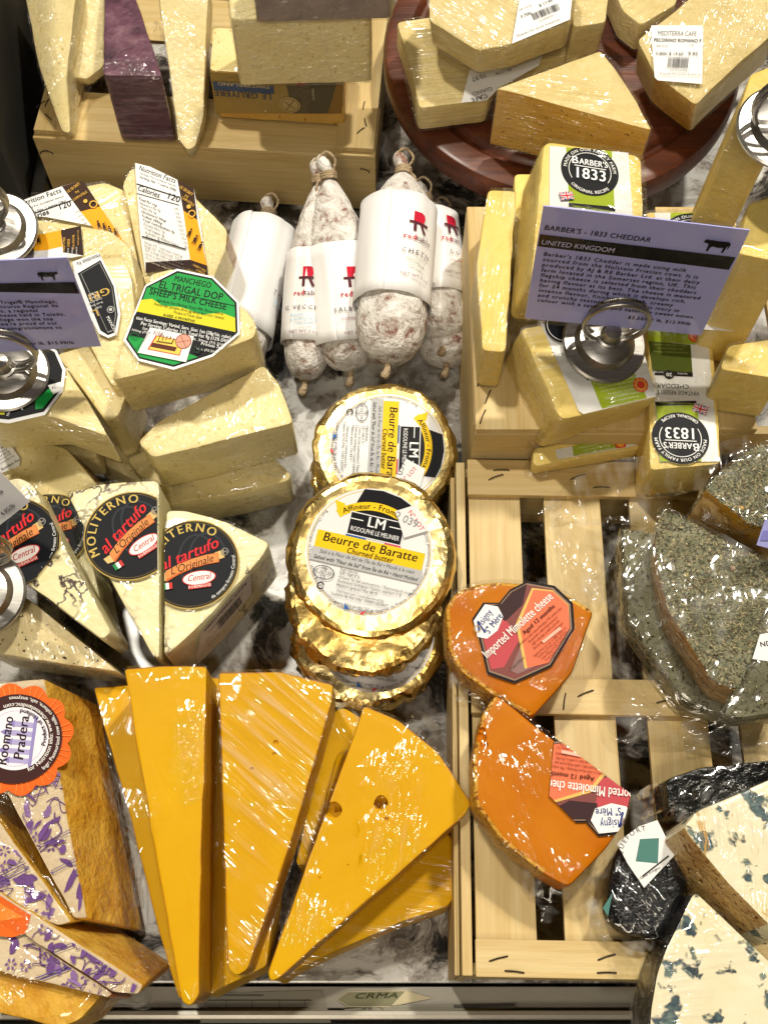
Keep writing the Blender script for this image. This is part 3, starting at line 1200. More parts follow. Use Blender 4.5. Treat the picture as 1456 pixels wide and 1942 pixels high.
# --- truffle wedges
TG = 'truffle cheese wedges with round black labels'
M4 = wedge('truffle wedge almost hidden between its two neighbours, sliver of label showing', [(85, 965), (130, 945), (150, 960), (200, 1180), (180, 1190)], PL(140, 1010, 5.6, 6), 4.0, [TRUF], FILM, group=TG)
M3 = wedge('truffle wedge at the left with label partly under the grey card', [(-40, 930), (35, 905), (62, 918), (118, 1030), (212, 1200), (195, 1215), (60, 1112), (-40, 1040)], PL(60, 1060, 8.2, 8), 4.2, [TRUFV, TRUF], FILM, group=TG)
M1 = wedge('middle truffle wedge with its black round label tilted', [(128, 936), (180, 920), (240, 913), (301, 912), (303, 1110), (302, 1250), (288, 1240), (215, 1110)], PL(250, 1060, 7.6, 5), 5.0, [TRUFV, TRUF], FILM, group=TG)
M2 = wedge('truffle wedge with black round label and a price sticker on its side', [(316, 968), (350, 968), (430, 990), (512, 1030), (500, 1052), (400, 1165), (312, 1246)], PL(380, 1080, 7.4, 4), 5.0, [TRUFV, TRUF], FILM, group=TG)
M5 = wedge('pepper-flecked tan wedge at the left edge below truffle wedges', [(-40, 1090), (15, 1110), (60, 1140), (225, 1275), (190, 1268), (-40, 1235)], PL(60, 1200, 6.2, 8), 5.0, [PEPPER, BRINE], FILM, group=TG)

# --- golden wedges at the bottom
GG = 'golden wedges in the foreground'
Y1 = wedge('golden wedge mostly under its neighbour, leftmost of the golden fan', [(178, 1303), (290, 1296), (345, 1600), (372, 1880), (340, 1895), (300, 1760), (250, 1560)], PL(250, 1500, 4.3), 4.0, [GOLD, GOLDR, GOLD2], FILMY, tags={0: 1, 1: 2, 2: 2, 3: 2, 4: 2, 5: 2, 6: 2}, group=GG, rnd=.2, rim=True)
Y3 = wedge('golden wedge under the middle one, only its edge and tip showing', [(394, 1284), (560, 1290), (540, 1560), (505, 1832), (388, 1890)], PL(450, 1600, 4.2), 3.9, [GOLD, GOLDR, GOLD2], FILM, tags={0: 1, 4: 2}, group=GG, rnd=.2, rim=True)
Y6 = wedge('golden wedge under the widest one, its corner sticking out at lower right', [(640, 1430), (700, 1420), (868, 1600), (884, 1655), (852, 1718), (760, 1748), (560, 1840), (525, 1866)], PL(760, 1700, 3.9), 3.7, [GOLD, GOLDR, GOLD2], FILM, tags={1: 1, 2: 1}, group=GG, rnd=.3, rim=True)
Y7 = wedge('small end of a golden wedge with crumpled film behind the fan', [(620, 1360), (650, 1340), (700, 1370), (600, 1640), (560, 1640)], PL(640, 1400, 3.6), 3.4, [GOLD, GOLDR], CRINK, group=GG)
Y2 = wedge('narrow smooth golden wedge standing out at the left of the fan', [(236, 1268), (310, 1262), (392, 1263), (391, 1310), (380, 1700), (378, 1888), (362, 1908), (345, 1900), (300, 1650)], PL(320, 1500, 8.0, 2), 3.7, [GOLD, GOLDR, GOLD2], FILMY, tags={0: 1, 1: 1, 8: 2, 7: 2, 3: 2, 4: 2, 5: 2}, group=GG, rnd=.2, rim=True)
Y4 = wedge('golden wedge under wrinkled film in the middle of the fan', [(415, 1275), (530, 1273), (632, 1298), (628, 1335), (560, 1570), (470, 1838), (448, 1852), (432, 1838)], PL(500, 1500, 7.6, 2), 3.4, [GOLD, GOLDR, GOLD2], CRINK, tags={0: 1, 1: 1, 7: 2, 3: 2, 4: 2}, group=GG, rnd=.2, rim=True)
Y5 = wedge('widest golden wedge with two eyes, right of the fan', [(690, 1338), (755, 1365), (830, 1425), (893, 1522), (882, 1545), (700, 1705), (530, 1855), (513, 1862), (507, 1846), (600, 1590)], PL(700, 1560, 7.2, 2), 3.3, [GOLD, GOLDR, GOLD2], FILM, tags={0: 1, 1: 1, 2: 1, 9: 2, 8: 2, 4: 2, 5: 2}, group=GG, rnd=.2, rim=True)

# --- printed-rind wedges, lower left
PG = 'purple-printed wedges in the lower left corner'
P1 = wedge('purple-printed wedge with scalloped orange label at the left edge', [(-60, 1300), (85, 1287), (100, 1400), (166, 1742), (140, 1742), (15, 1505), (-60, 1480)], PL(80, 1500, 6.0, 2, 22), 4.6, [WAXED, PRAD], FILMY, tags={1: 1, 2: 1, 3: 1, 4: 1}, group=PG, rnd=.15, down=Vector((.42, -.05, -1)))
P2 = wedge('purple-printed wedge second from the top in lower left corner', [(-60, 1480), (5, 1565), (135, 1748), (110, 1755), (-60, 1690)], PL(50, 1650, 5.2), 4.6, [WAXED, PRAD], FILMY, tags={0: 1, 1: 1, 2: 1}, group=PG, rnd=.15, down=Vector((.3, .16, -1)))
P3 = wedge('purple-printed wedge with an orange label remnant in lower left corner', [(-60, 1660), (0, 1692), (150, 1790), (272, 1868), (262, 1886), (214, 1882), (40, 1768), (-60, 1710)], PL(120, 1800, 5.4), 4.6, [WAXED, PRAD], FILMY, tags={0: 1, 1: 1, 2: 1, 3: 1}, group=PG, rnd=.15, down=Vector((.1, .25, -1)))
P4 = wedge('purple-printed wedge with rusty cut edge in lower left corner', [(-60, 1730), (38, 1766), (214, 1884), (205, 1892), (0, 1842), (-60, 1835)], PL(100, 1840, 5.2), 4.5, [WAXED, ORRIND], FILMY, tags={0: 1, 1: 1, 2: 1}, group=PG, rnd=.12)
P5 = wedge('printed wedge lowest in the corner, showing its yellow cut side', [(-60, 1842), (0, 1838), (186, 1880), (192, 1890), (150, 1935), (110, 1950), (-60, 1905)], PL(80, 1890, 4.6), 4.2, [PRAD, PRAD], FILMY, group=PG, rnd=.3)

# --- orange wedges on the crate
MG = 'orange wedges on the slatted crate'
MM1 = wedge('round-backed orange wedge with red shield label on top', [(843, 1152), (863, 1122), (907, 1106), (950, 1102), (999, 1106), (1068, 1123), (1126, 1158), (1085, 1276), (1008, 1362), (935, 1320), (872, 1273), (849, 1233)], PL(960, 1230, 9.4, 5), 2.6, [MIMO, MIMR, MIMO], FILMY, tags={i: 1 for i in (0, 1, 2, 3, 4, 5, 8, 9, 10, 11)}, group=MG, rnd=.3, rim=True, bev=.22)
MM2 = wedge('orange wedge with upside-down label torn at its cut corner', [(939, 1315), (1050, 1403), (1196, 1508), (1180, 1563), (1150, 1608), (1078, 1684), (1029, 1657), (951, 1596), (899, 1524), (896, 1439), (911, 1360)], PL(1000, 1500, 9.7, 3), 2.8, [MIMO, MIMR, MIMO], FILMY, tags={i: 1 for i in (6, 7, 8, 9, 10)}, group=MG, rnd=.3, rim=True, bev=.18)

# --- herb-crusted wedges in pouches
HG = 'herb-crusted wedges in vacuum pouches'
H3 = wedge('herb-crusted wedge lowest in the pouch pile, mostly hidden', [(1180, 1000), (1480, 1060), (1480, 1350), (1400, 1362), (1300, 1330), (1190, 1180)], PL(1300, 1250, 8.6), 1.8, [HERBD], None, name='herb_cheese', group=HG)
H2 = wedge('herb-crusted wedge behind, with its amber cut side facing us', [(1429, 846), (1480, 838), (1500, 1015), (1421, 995), (1333, 926)], PL(1400, 960, 13.2, 6, -4), 4.6, [HERBD, GOLD2], None, tags={2: 1, 3: 1}, name='herb_cheese', group=HG)
H1 = wedge('herb-crusted wedge in front, grey sheen of the film on top', [(1250, 968), (1279, 975), (1382, 1031), (1470, 1075), (1470, 1180), (1423, 1257), (1395, 1310), (1350, 1290), (1263, 1153), (1241, 1040)], PL(1350, 1150, 13.0, 6, -10), 4.6, [HERBD, BRINE], None, tags={7: 1, 8: 1, 9: 1, 6: 1}, name='herb_cheese', group=HG)

# --- blue cheeses
BG = 'blue cheeses in the lower right corner'
BL3 = wedge('black foil-wrapped blue cheese behind the cut blue wedge', [(1262, 1478), (1330, 1455), (1480, 1440), (1480, 1520), (1320, 1560), (1270, 1545)], PL(1350, 1500, 9.4, 4), 2.6, [DARKPLASTIC], FILMY, name='blue_cheese', group=BG)
BL1 = wedge('upper blue-veined white wedge with brown side', [(1294, 1570), (1320, 1538), (1480, 1470), (1490, 1780), (1456, 1752), (1386, 1682)], PL(1400, 1600, 11.2, 2), 4.2, [BLUE, BRINE], FILM, tags={4: 1, 5: 1}, name='blue_cheese', group=BG, down=Vector((-.18, -.1, -1)))
BL2 = wedge('lower blue-veined white wedge in the bottom right corner', [(1316, 1690), (1386, 1755), (1470, 1835), (1480, 1980), (1230, 1980), (1234, 1909), (1245, 1848), (1265, 1794)], PL(1350, 1850, 10.2, 2), 3.6, [BLUE, DARKPLASTIC], FILM, tags={6: 1, 7: 1, 5: 1, 4: 1}, name='blue_cheese', group=BG)
RQ = wedge('blue cheese pack in black foil with a white and green diamond label', [(1140, 1735), (1165, 1615), (1215, 1560), (1262, 1570), (1310, 1680), (1262, 1780), (1180, 1775)], PL(1210, 1660, 8.6, 4, -8), 2.0, [DARKPLASTIC], FILMY, name='blue_cheese', group=BG, rnd=.6, bev=.4)

HK = [simple('herb_flake_' + n, lin(c), .8) for n, c in (('green', '#80836a'), ('olive', '#96906c'), ('straw', '#bdb08a'), ('brown', '#6a5c46'), ('dark', '#545340'))]


def flakes(I, n, seed, side=0, only=None):
    """dried herb leaves stuck to the crust"""
    r = random.Random(seed)
    vs, fs, mi = [], [], []
    m = len(I.top)
    nn = I.pl.n
    tris = [(I.c, I.top[i], I.top[(i + 1) % m]) for i in range(m)]
    wts = [((b - a).cross(c - a)).length for a, b, c in tris]
    for k in range(n + side):
        if k < n:
            a, b, c = r.choices(tris, wts)[0]
            u, v = r.random(), r.random()
            if u + v > 1:
                u, v = 1 - u, 1 - v
            p = a + (b - a) * u + (c - a) * v
            ez = nn
        else:
            i = r.randrange(m)
            p = I.top[i].lerp(I.top[(i + 1) % m], r.random()) + I.dv * I.th * r.random() ** 1.6 * .5
            ez = (p - I.c)
            ez = (ez - nn * ez.dot(nn)).normalized()
        ex = (Vector((r.gauss(0, 1), r.gauss(0, 1), r.gauss(0, 1))))
        ex = (ex - ez * ex.dot(ez)).normalized() + ez * r.uniform(-.25, .25)
        ey = ez.cross(ex)
        l, w = r.choice((r.uniform(.05, .1), r.uniform(.08, .2))) * CM, r.uniform(.02, .045) * CM
        o = p + ez * r.uniform(.01, .05) * CM
        b0 = len(vs)
        vs += [o - ex * l, o - ey * w + ez * .0002, o + ex * l, o + ey * w + ez * .0003]
        fs.append([b0, b0 + 1, b0 + 2, b0 + 3])
        mi.append(r.choices(range(5), (3, 3, 2, 2, 2))[0])
    o = mesh('herb_flakes', vs, fs, HK, I.o.parent, mi)
    o['kind'] = 'stuff'


flakes(H1, 2600, 1, 350)
flakes(H2, 1800, 2, 300)
flakes(H3, 900, 3, 300)


def tuft(I, A, B, mat=None, **k):
    return flap(I.root, [at(*p) for p in A], [at(*p) for p in B], mat or FLAPM, **k)


def peppercorn(I, px, r, c):
    lathe('peppercorn', [(.01, r * .9), (r * .6, r * .75), (r * .9, r * .3), (r, 0), (r * .8, -r * .5), (.02, -r * .6)], I.pl.hit(*px), I.pl.n, simple('peppercorn', lin(c), .6), I.root, 12, 180)


peppercorn(H1, (1389, 1078), .13, '#b5957c')
peppercorn(H1, (1301, 1092), .12, '#a89a62')
peppercorn(H2, (1405, 964), .13, '#c9a860')
for I in (H1, H2, H3):
    wrap(I, POUCH, .22, .10, step=.5, streak=.4, crink=(-.2, .2), name='vacuum_pouch')
tuft(H1, [(1247, 968, 9.5), (1185, 1065, 9), (1191, 1128, 9), (1282, 1278, 9), (1344, 1328, 9), (1440, 1300, 9)], [(1130, 985, 8), (1122, 1110, 7.2), (1160, 1228, 7), (1148, 1383, 6.9), (1262, 1418, 7), (1480, 1404, 7.4)], POUCH, nv=14, amp=.5, freq=32, edge=.03, name='pouch_edge')
tuft(H2, [(1262, 985, 10), (1276, 943, 10.5), (1333, 926, 12), (1380, 885, 12.6), (1429, 846, 13)], [(1048, 1010, 7.4), (1040, 962, 7.6), (1130, 885, 9.5), (1240, 852, 11.6), (1420, 828, 13)], POUCH, nv=14, amp=.55, freq=34, edge=.03, name='pouch_edge')
tuft(H2, [(1040, 962, 7.7), (1100, 1000, 8), (1180, 1010, 9)], [(1052, 1050, 7.2), (1090, 1120, 7.1), (1135, 1140, 7.2)], POUCH, nv=8, amp=.4, freq=36, edge=.03, name='pouch_edge')
tuft(H3, [(1300, 1330, 8), (1380, 1345, 8), (1480, 1330, 8)], [(1290, 1425, 6.9), (1380, 1440, 6.9), (1480, 1470, 7)], POUCH, nv=8, amp=.5, freq=40, edge=.05, name='pouch_edge')
# loose crumpled ends of cling film
tuft(MM1, [(862, 1265, 7.4), (880, 1290, 7.4), (925, 1320, 7.4)], [(848, 1290, 6.9), (868, 1332, 6.9), (915, 1345, 6.9)], amp=.3, freq=70)
tuft(MM2, [(905, 1530, 7.6), (960, 1600, 7.6), (1030, 1660, 7.6), (1080, 1686, 7.6)], [(900, 1560, 6.9), (945, 1625, 6.9), (1005, 1690, 6.9), (1080, 1712, 6.9)], amp=.3, freq=60)
tuft(MM2, [(1020, 1668, 7.4), (1050, 1685, 7.4), (1080, 1690, 7.4)], [(1012, 1720, 6.9), (1030, 1750, 6.8), (1075, 1715, 6.9)], amp=.4, freq=70)
tuft(MM2, [(1090, 1684, 8), (1130, 1640, 8.5), (1165, 1590, 8.8)], [(1120, 1700, 7), (1160, 1650, 7.4), (1190, 1600, 7.8)], amp=.3, freq=60)
tuft(RQ, [(1150, 1640, 8), (1140, 1700, 7.8), (1165, 1765, 7.6)], [(1112, 1660, 7), (1098, 1720, 6.9), (1150, 1790, 6.9)], amp=.4, freq=60)
tuft(RQ, [(1215, 1560, 8), (1240, 1545, 8.4), (1290, 1530, 9)], [(1200, 1505, 7.4), (1235, 1480, 8), (1290, 1470, 9)], amp=.4, freq=60)
tuft(BL2, [(1270, 1790, 9), (1245, 1850, 9), (1232, 1950, 9)], [(1185, 1770, 7.4), (1170, 1840, 7.2), (1200, 1960, 7)], amp=.5, freq=45)
tuft(BL1, [(1300, 1560, 10), (1330, 1530, 10.2), (1400, 1500, 10.5)], [(1255, 1560, 9), (1280, 1500, 9.4), (1360, 1462, 10)], amp=.4, freq=50)
tuft(Y7, [(640, 1350, 3.6), (665, 1345, 3.6), (700, 1375, 3.8)], [(630, 1325, 2.6), (662, 1330, 2.6), (705, 1345, 2.8)], amp=.3, freq=70)
tuft(Y5, [(760, 1366, 5), (800, 1395, 5), (850, 1450, 5)], [(790, 1352, 2.5), (822, 1375, 2.5), (860, 1430, 2.6)], amp=.4, freq=70)
tuft(Y6, [(870, 1600, 3.5), (884, 1655, 3), (852, 1718, 2.6)], [(884, 1605, 3), (892, 1660, 2.4), (862, 1728, 2)], amp=.15, freq=70)
tuft(T4, [(556, 802, 7), (540, 830, 6), (420, 860, 5.5)], [(562, 850, 4.5), (545, 900, 4), (430, 905, 4.2)], CRINK, amp=.2, freq=60)
tuft(T5, [(440, 940, 2.4), (520, 930, 2.4), (552, 905, 2.4)], [(420, 985, .6), (500, 985, .5), (545, 960, .5)], CRINK, amp=.3, freq=60)
tuft(T1, [(484, 640, 10), (490, 690, 8.6), (400, 745, 8)], [(498, 660, 9), (496, 725, 7), (410, 770, 6.6)], amp=.15, freq=60)
tuft(A2, [(198, 0, 9), (196, 70, 8), (170, 148, 6.5)], [(203, 10, 8.6), (202, 90, 7.4), (172, 162, 5.8)], CRINK, amp=.3, freq=60)
tuft(A4, [(322, 125, 8), (318, 90, 9), (305, 50, 10)], [(298, 118, 8), (286, 80, 9), (292, 40, 10)], amp=.35, freq=60)
tuft(A1, [(134, 252, 5.9), (127, 160, 7.6), (135, 90, 9)], [(146, 245, 5.6), (150, 150, 7), (160, 100, 8)], amp=.3, freq=50)
tuft(R3, [(800, 205, 10), (860, 208, 10), (925, 190, 10)], [(790, 218, 8.9), (860, 226, 8.8), (940, 205, 8.9)], CRINK, amp=.2, freq=60)
tuft(B1, [(1000, 400, 15), (985, 460, 14.5), (1000, 532, 14)], [(972, 390, 13.4), (952, 470, 12.6), (962, 545, 11.5)], CRINK, amp=.35, freq=55)
tuft(B2, [(960, 480, 13), (958, 580, 13), (956, 668, 12.8)], [(985, 480, 11.5), (985, 585, 11), (975, 680, 10.4)], CRINK, amp=.25, freq=55)
tuft(B3, [(985, 640, 12), (1020, 720, 11.5), (1055, 800, 11)], [(968, 665, 10), (978, 770, 9), (1000, 885, 7.2)], CRINK, amp=.2, freq=55)
tuft(B3, [(1030, 860, 8), (1010, 890, 7.4), (1060, 890, 7.2)], [(1000, 880, 6.9), (1004, 905, 6.85), (1060, 905, 6.85)], CRINK, amp=.2, freq=70)
tuft(M5, [(-20, 1235, 5.4), (100, 1255, 5.4), (200, 1272, 5.4)], [(-20, 1290, 3), (100, 1300, 3), (205, 1300, 3)], CRINK, amp=.2, freq=50)
tuft(M1, [(120, 940, 6.8), (160, 1030, 6.6), (215, 1120, 6.4)], [(106, 930, 5.5), (140, 1035, 5), (200, 1130, 5)], amp=.25, freq=60)
tuft(P3, [(272, 1868, 4.6), (262, 1890, 4.4), (214, 1888, 4.4)], [(290, 1872, 2.5), (275, 1905, 2), (190, 1912, 1.8)], amp=.3, freq=60)
tuft(P1, [(130, 1300, 3.6), (175, 1420, 3), (240, 1620, 2.6), (252, 1720, 2.4)], [(165, 1310, 1), (205, 1430, .8), (262, 1620, .8), (270, 1720, .6)], amp=.25, freq=50)


EYE = cheese_mat('eye_lining', lin('#d9a548'), lin('#e3b45c'), bump=.3)


def drill(I, holes):
    """eyes in the paste: spheres cut out of the block"""
    md = []
    cut = []
    for (px, r, d) in holes:
        me = bpy.data.meshes.new('cut')
        bm = bmesh.new()
        bmesh.ops.create_icosphere(bm, subdivisions=3, radius=r * CM)
        c = I.pl.hit(*px) - I.pl.n * d * CM - root_org(I.o)
        for v in bm.verts:
            v.co = v.co * (1 + .12 * noise.noise(v.co * 260)) + c
        bm.to_mesh(me)
        bm.free()
        me.materials.append(EYE)
        o = bpy.data.objects.new('cut', me)
        COL.objects.link(o)
        o.location = root_org(I.o)
        cut.append(o)
        m = I.o.modifiers.new('eye', 'BOOLEAN')
        m.operation = 'DIFFERENCE'
        m.solver = 'EXACT'
        m.object = o
    dg = bpy.context.evaluated_depsgraph_get()
    me = bpy.data.meshes.new_from_object(I.o.evaluated_get(dg))
    I.o.modifiers.clear()
    I.o.data = me
    for o in cut:
        bpy.data.objects.remove(o)


drill(Y5, [((634, 1536), .52, .36), ((723, 1522), .48, .33), ((733, 1553), .12, .05), ((606, 1665), .07, .02), ((660, 1640), .05, .02)])
drill(MM2, [((912, 1398), .26, .05), ((918, 1412), .2, .1), ((914, 1385), .16, .05)])
drill(Y4, [((478, 1458), .1, .03), ((523, 1408), .13, .04), ((520, 1430), .1, .03)])

# ------------------------------------------------------------------ foil-wrapped butter
BUG = 'gold foil butter rounds'


def butter(label, c, pl, rx, th, seed, crumple=1.0):
    root = thing('butter_round', label, 'butter', c - pl.n * th * CM, BUG)
    rg = random.Random(seed)
    R = rx
    seg = 120
    ex, ey = basis(pl.n)
    sd = Vector((seed * 3.1, 0, 0))
    prof = [(.02, 0)] + [(R * k / 12, 0) for k in range(1, 11)] + [(R * .89, -.01), (R * .945, -.07), (R * .975, -.2), (R * .99, -.45), (R, -.75), (R, -1.05), (R, -1.4), (R, -1.75), (R * .995, -2.05), (R * .98, -th + .3), (R * .93, -th + .05), (R * .8, -th)]
    vs, fs, sm = [], [], []
    fold = [rg.gauss(0, 1) * (1 if rg.random() < .45 else .25) for _ in range(seg)]
    for i, (r, h) in enumerate(prof):
        for k in range(seg):
            a = 2 * math.pi * (k + .25 * math.sin(i * 1.7 + k)) / seg
            w = max(0, (r / R - .72) / .28) ** 1.6
            q = Vector((math.cos(a) * r * .5, math.sin(a) * r * .5, h)) + sd
            cr = noise.noise(q * 1.1) * .2 + (abs(noise.noise(q * 2.6)) - .2) * .26
            dr = crumple * w * (cr + .02 * fold[(k + i // 4) % seg] + rg.gauss(0, .009))
            dh = crumple * (w * (.12 * noise.noise(q * 2.2 + Vector((0, 5, 0))) + .012 * fold[(k + i // 3) % seg]) + .025 * noise.noise(q * .9))
            vs.append(c + (ex * math.cos(a) + ey * math.sin(a)) * (r + dr) * CM + pl.n * (h + dh) * CM)
    for i in range(len(prof) - 1):
        for k in range(seg):
            l = (k + 1) % seg
            A, B, C, D = i * seg + k, (i + 1) * seg + k, (i + 1) * seg + l, i * seg + l
            if (k + i) % 2:
                fs += [[A, B, C], [A, C, D]]
            else:
                fs += [[A, B, D], [B, C, D]]
            sm += [i < 10] * 2
    fs.append(list(range(seg)))
    fs.append([(len(prof) - 1) * seg + k for k in range(seg)][::-1])
    sm += [True, False]
    o = mesh('foil', vs, fs, FOIL, root)
    o.data.polygons.foreach_set('use_smooth', sm)
    return root


plD3 = PL(700, 1240, 2.75, 13)
plD2 = PL(700, 1140, 5.4, 16)
plD1 = PL(704, 1052, 8.6, 21)
D3c, D2c, D1c = plD3.hit(700, 1195), plD2.hit(692, 1130), plD1.hit(704, 1054)
r1 = (plD1.hit(866, 1065) - plD1.hit(545, 1045)).length / 2 / CM
BU3 = butter('lowest foil butter round of the front stack, a crescent of label showing', D3c, plD3, r1 * .98, 2.5, 3, 1.5)
BU2 = butter('middle foil butter round squeezed in the front stack', D2c, plD2, r1 * .97, 2.5, 2, 1.5)
BU1 = butter('top foil butter round of the front stack with whole white label', D1c, plD1, r1, 2.7, 1, .75)
plE1 = PL(728, 850, 5.6, 9)
plE2 = PL(728, 850, 2.6, 3)
E1c = plE1.hit(729, 852)
rE = (plE1.hit(868, 860) - plE1.hit(592, 840)).length / 2 / CM
BU5 = butter('lower foil butter round of the back stack, only its rim showing', E1c - Z * .03 + Vector((-.002, .004, 0)), Plane(E1c, Vector((0, -.04, 1))), rE * 1.0, 2.4, 5, 1.5)
BU4 = butter('top foil butter round of the back stack with its label turned sideways', E1c, plE1, rE, 2.6, 4, .9)

# ------------------------------------------------------------------ dry sausages
SAG = 'dry sausages in white paper sleeves'


def sausage(label, A, B, R, v0, v1, seed, squash=1.0, sleeve=True, twist=0, taper=(.35, .3), knot=True):
    """A tied end, B far end (3D centre line points), R radius cm; sleeve from v0 to v1 along it"""
    root = thing('dry_sausage', label, 'sausage', B - Z * R * CM, SAG)
    ax = (B - A)
    L = ax.length
    ax.normalize()
    up = (Z - ax * Z.dot(ax)).normalized()
    sd = ax.cross(up)
    n, seg = 46, 40
    vs, fs = [], []

    def rad(t):
        e = 1.0
        if t < taper[0]:
            k = t / taper[0]
            e = .17 + .83 * math.sin(k * math.pi / 2) ** .8
        elif t > 1 - taper[1] * .6:
            k = (1 - t) / (taper[1] * .6)
            e = .12 + .88 * math.sqrt(max(0, 1 - (1 - k) ** 2))
        return e * R

    for i in range(n + 1):
        t = i / n
        for k in range(seg):
            a = 2 * math.pi * k / seg
            r = rad(t)
            p = Vector((math.cos(a), math.sin(a), t * 4)) * 1.7 + Vector((seed * 5, 0, 0))
            r *= 1 + .07 * noise.noise(p) + .04 * noise.noise(p * 3)
            vs.append(A + ax * L * t + (sd * math.cos(a) + up * math.sin(a) * squash) * r * CM)
    for i in range(n):
        for k in range(seg):
            l = (k + 1) % seg
            fs.append([i * seg + k, i * seg + l, (i + 1) * seg + l, (i + 1) * seg + k])
    fs.append(list(range(seg))[::-1])
    fs.append([n * seg + k for k in range(seg)])
    body = mesh('casing', vs, fs, SAUS, root, None, 180)
    tube('end_knot', smooth_path([B - ax * .004, B + ax * .004, B + ax * .009 + sd * .002], 4), [.3, .26, .2, .18, .2, .24, .26, .24, .16], TWINE, root, 10)
    if knot:
        K = A - ax * .004
        tube('tied_end', smooth_path([A + ax * .006, A - ax * .004, A - ax * .012 + sd * .003, A - ax * .016 + sd * .002], 4), [.42, .36, .3, .28, .3, .36, .42, .44, .42, .36, .3, .26, .2], SAUS, root, 10)
        lp = [K + (q - K) * .62 if j < 7 else q for j, q in enumerate([K + sd * .004, K - ax * .012 + sd * .008 + up * .004, K - ax * .02 + up * .006, K - ax * .012 - sd * .009 + up * .003, K - sd * .004, K + ax * .01 - sd * .012 + up * .002, K + ax * .03 - sd * .016, K + ax * .055 - sd * (.9 * R + .35) * CM])]
        if seed % 2:
            lp = [2 * (K + ax * (q - K).dot(ax) + up * (q - K).dot(up)) - q + 2 * up * 0 for q in lp]
            lp = [K + ax * (q - K).dot(ax) + up * abs((q - K).dot(up)) + sd * (q - K).dot(sd) for q in lp]
        tube('twine', smooth_path(lp, 6), .085, TWINE, root, 6)
        for j in range(3):
            tube('twine', [K + ax * (.001 * j * 1.6) + (sd * math.cos(a) + up * math.sin(a)) * .0046 for a in [2 * math.pi * q / 14 for q in range(14)]], .1, TWINE, root, 6, True)
    Rs = R * 1.06 + .06

    def fr(x, y, l):
        # x: arc cm from the upward crest (positive = viewer's right), y: cm up towards the tied end from sleeve bottom
        a = math.pi / 2 + twist + x / Rs
        s = v1 * L - y * CM
        wob = .14 * noise.noise(Vector((a * .9, s * 22, seed))) + .07 * abs(math.sin(a * 3.5 + seed)) + .03 * noise.noise(Vector((a * 3, s * 60, seed)))
        return A + ax * s + (sd * math.cos(a) + up * math.sin(a) * (squash * .5 + .5)) * (Rs + wob + l) * CM

    H = (v1 - v0) * L / CM
    if sleeve:
        vs, fs = [], []
        m, q = 60, 8
        for j in range(q + 1):
            for k in range(m + 1):
                f = k / m
                x = -1.35 - 2 * math.pi * Rs * 1.05 * (f - .06)
                vs.append(fr(x, H * j / q, .05 - .10 * f))
        for j in range(q):
            for k in range(m):
                a = j * (m + 1) + k
                fs.append([a, a + 1, a + m + 2, a + m + 1])
        slv = mesh('paper_sleeve', vs, fs, SLEEVE, root, None, 180)
        md = slv.modifiers.new('paper', 'SOLIDIFY')
        md.thickness = .00025
        return root, fr, H, slv, Rs
    return root, fr, H, None, Rs


S6 = sausage('unsleeved dark sausage in shadow at the back right', at(838, 420, 2.6), at(845, 690, 2.0), 1.9, .3, .8, 6, sleeve=False)
S5 = sausage('sausage behind the front one, its sleeve peeking out at the right', at(806, 385, 4.6), at(838, 648, 3.2), 1.75, .14, .72, 5, twist=0)
S1 = sausage('sausage at the left with plain white sleeve leaning on the cheese', at(508, 412, 2.6), at(440, 700, 2.2), 1.85, .1, .8, 1)
S2 = sausage('slim sausage with blue printed lines on its sleeve, left of the middle one', at(606, 350, 6.6), at(578, 722, 2.2), 1.4, .36, .82, 2, taper=(.4, .3))
S3 = sausage('thick speckled sausage in the middle, half its sleeve in shade', at(624, 342, 7.0), at(664, 704, 2.6), 1.8, .37, .87, 3, taper=(.4, .3))
S4 = sausage('front sausage lying on top of the others, large red mark on sleeve', at(764, 332, 7.4), at(735, 690, 5.8), 2.05, .2, .72, 4, taper=(.3, .34))

# ------------------------------------------------------------------ labels, cards, stickers
def convex(P):
    P = ccw(list(P))
    return all((P[i - 1][0] - P[i - 2][0]) * (P[i][1] - P[i - 1][1]) - (P[i - 1][1] - P[i - 2][1]) * (P[i][0] - P[i - 1][0]) > -40 for i in range(len(P)))


class Lab(Art):
    """print on a plane, addressed in photo points; p0 -> p1 is the reading direction"""

    def __init__(s, pl, p0, p1, outline=None, rndk=0):
        s.pl = pl
        s.w = math.hypot(p1[0] - p0[0], p1[1] - p0[1])
        s.a, s.b = pl.hit(*p0), pl.hit(*p1)
        s.ex = (s.b - s.a) / s.w
        s.ey = pl.n.cross(s.ex)
        s.base = [s.q(*p) for p in outline] if outline else None
        super().__init__(s.base if s.base and convex(s.base) else None)
        s.fr = lambda x, y, l: s.a + s.ex * x + s.ey * y + pl.n * l * CM

    def q(s, x, y):
        d = s.pl.hit(x, y) - s.a
        k = s.ex.length_squared
        return (d.dot(s.ex) / k, d.dot(s.ey) / k)

    def Q(s, P):
        return [s.q(*p) for p in P]

    def T(s, t, x, y, size, col, **k):
        return s.text(t, *s.q(x, y), size, col, **k)

    def LS(s, T, x, y, size, lead, col, **k):
        return s.lines(T, *s.q(x, y), size, lead, col, **k)

    def P(s, pts, col):
        return s.poly(s.Q(pts), col)

    def go(s, parent, mat=None, lift=.03, name='label', label=None):
        return s.build(s.fr, parent, (mat or PAPER, s.base) if s.base else None, lift, name, 'print', label=label)


def quad(L, P, n=1):
    return P


BK, WH = '#17171a', '#f0f0ee'

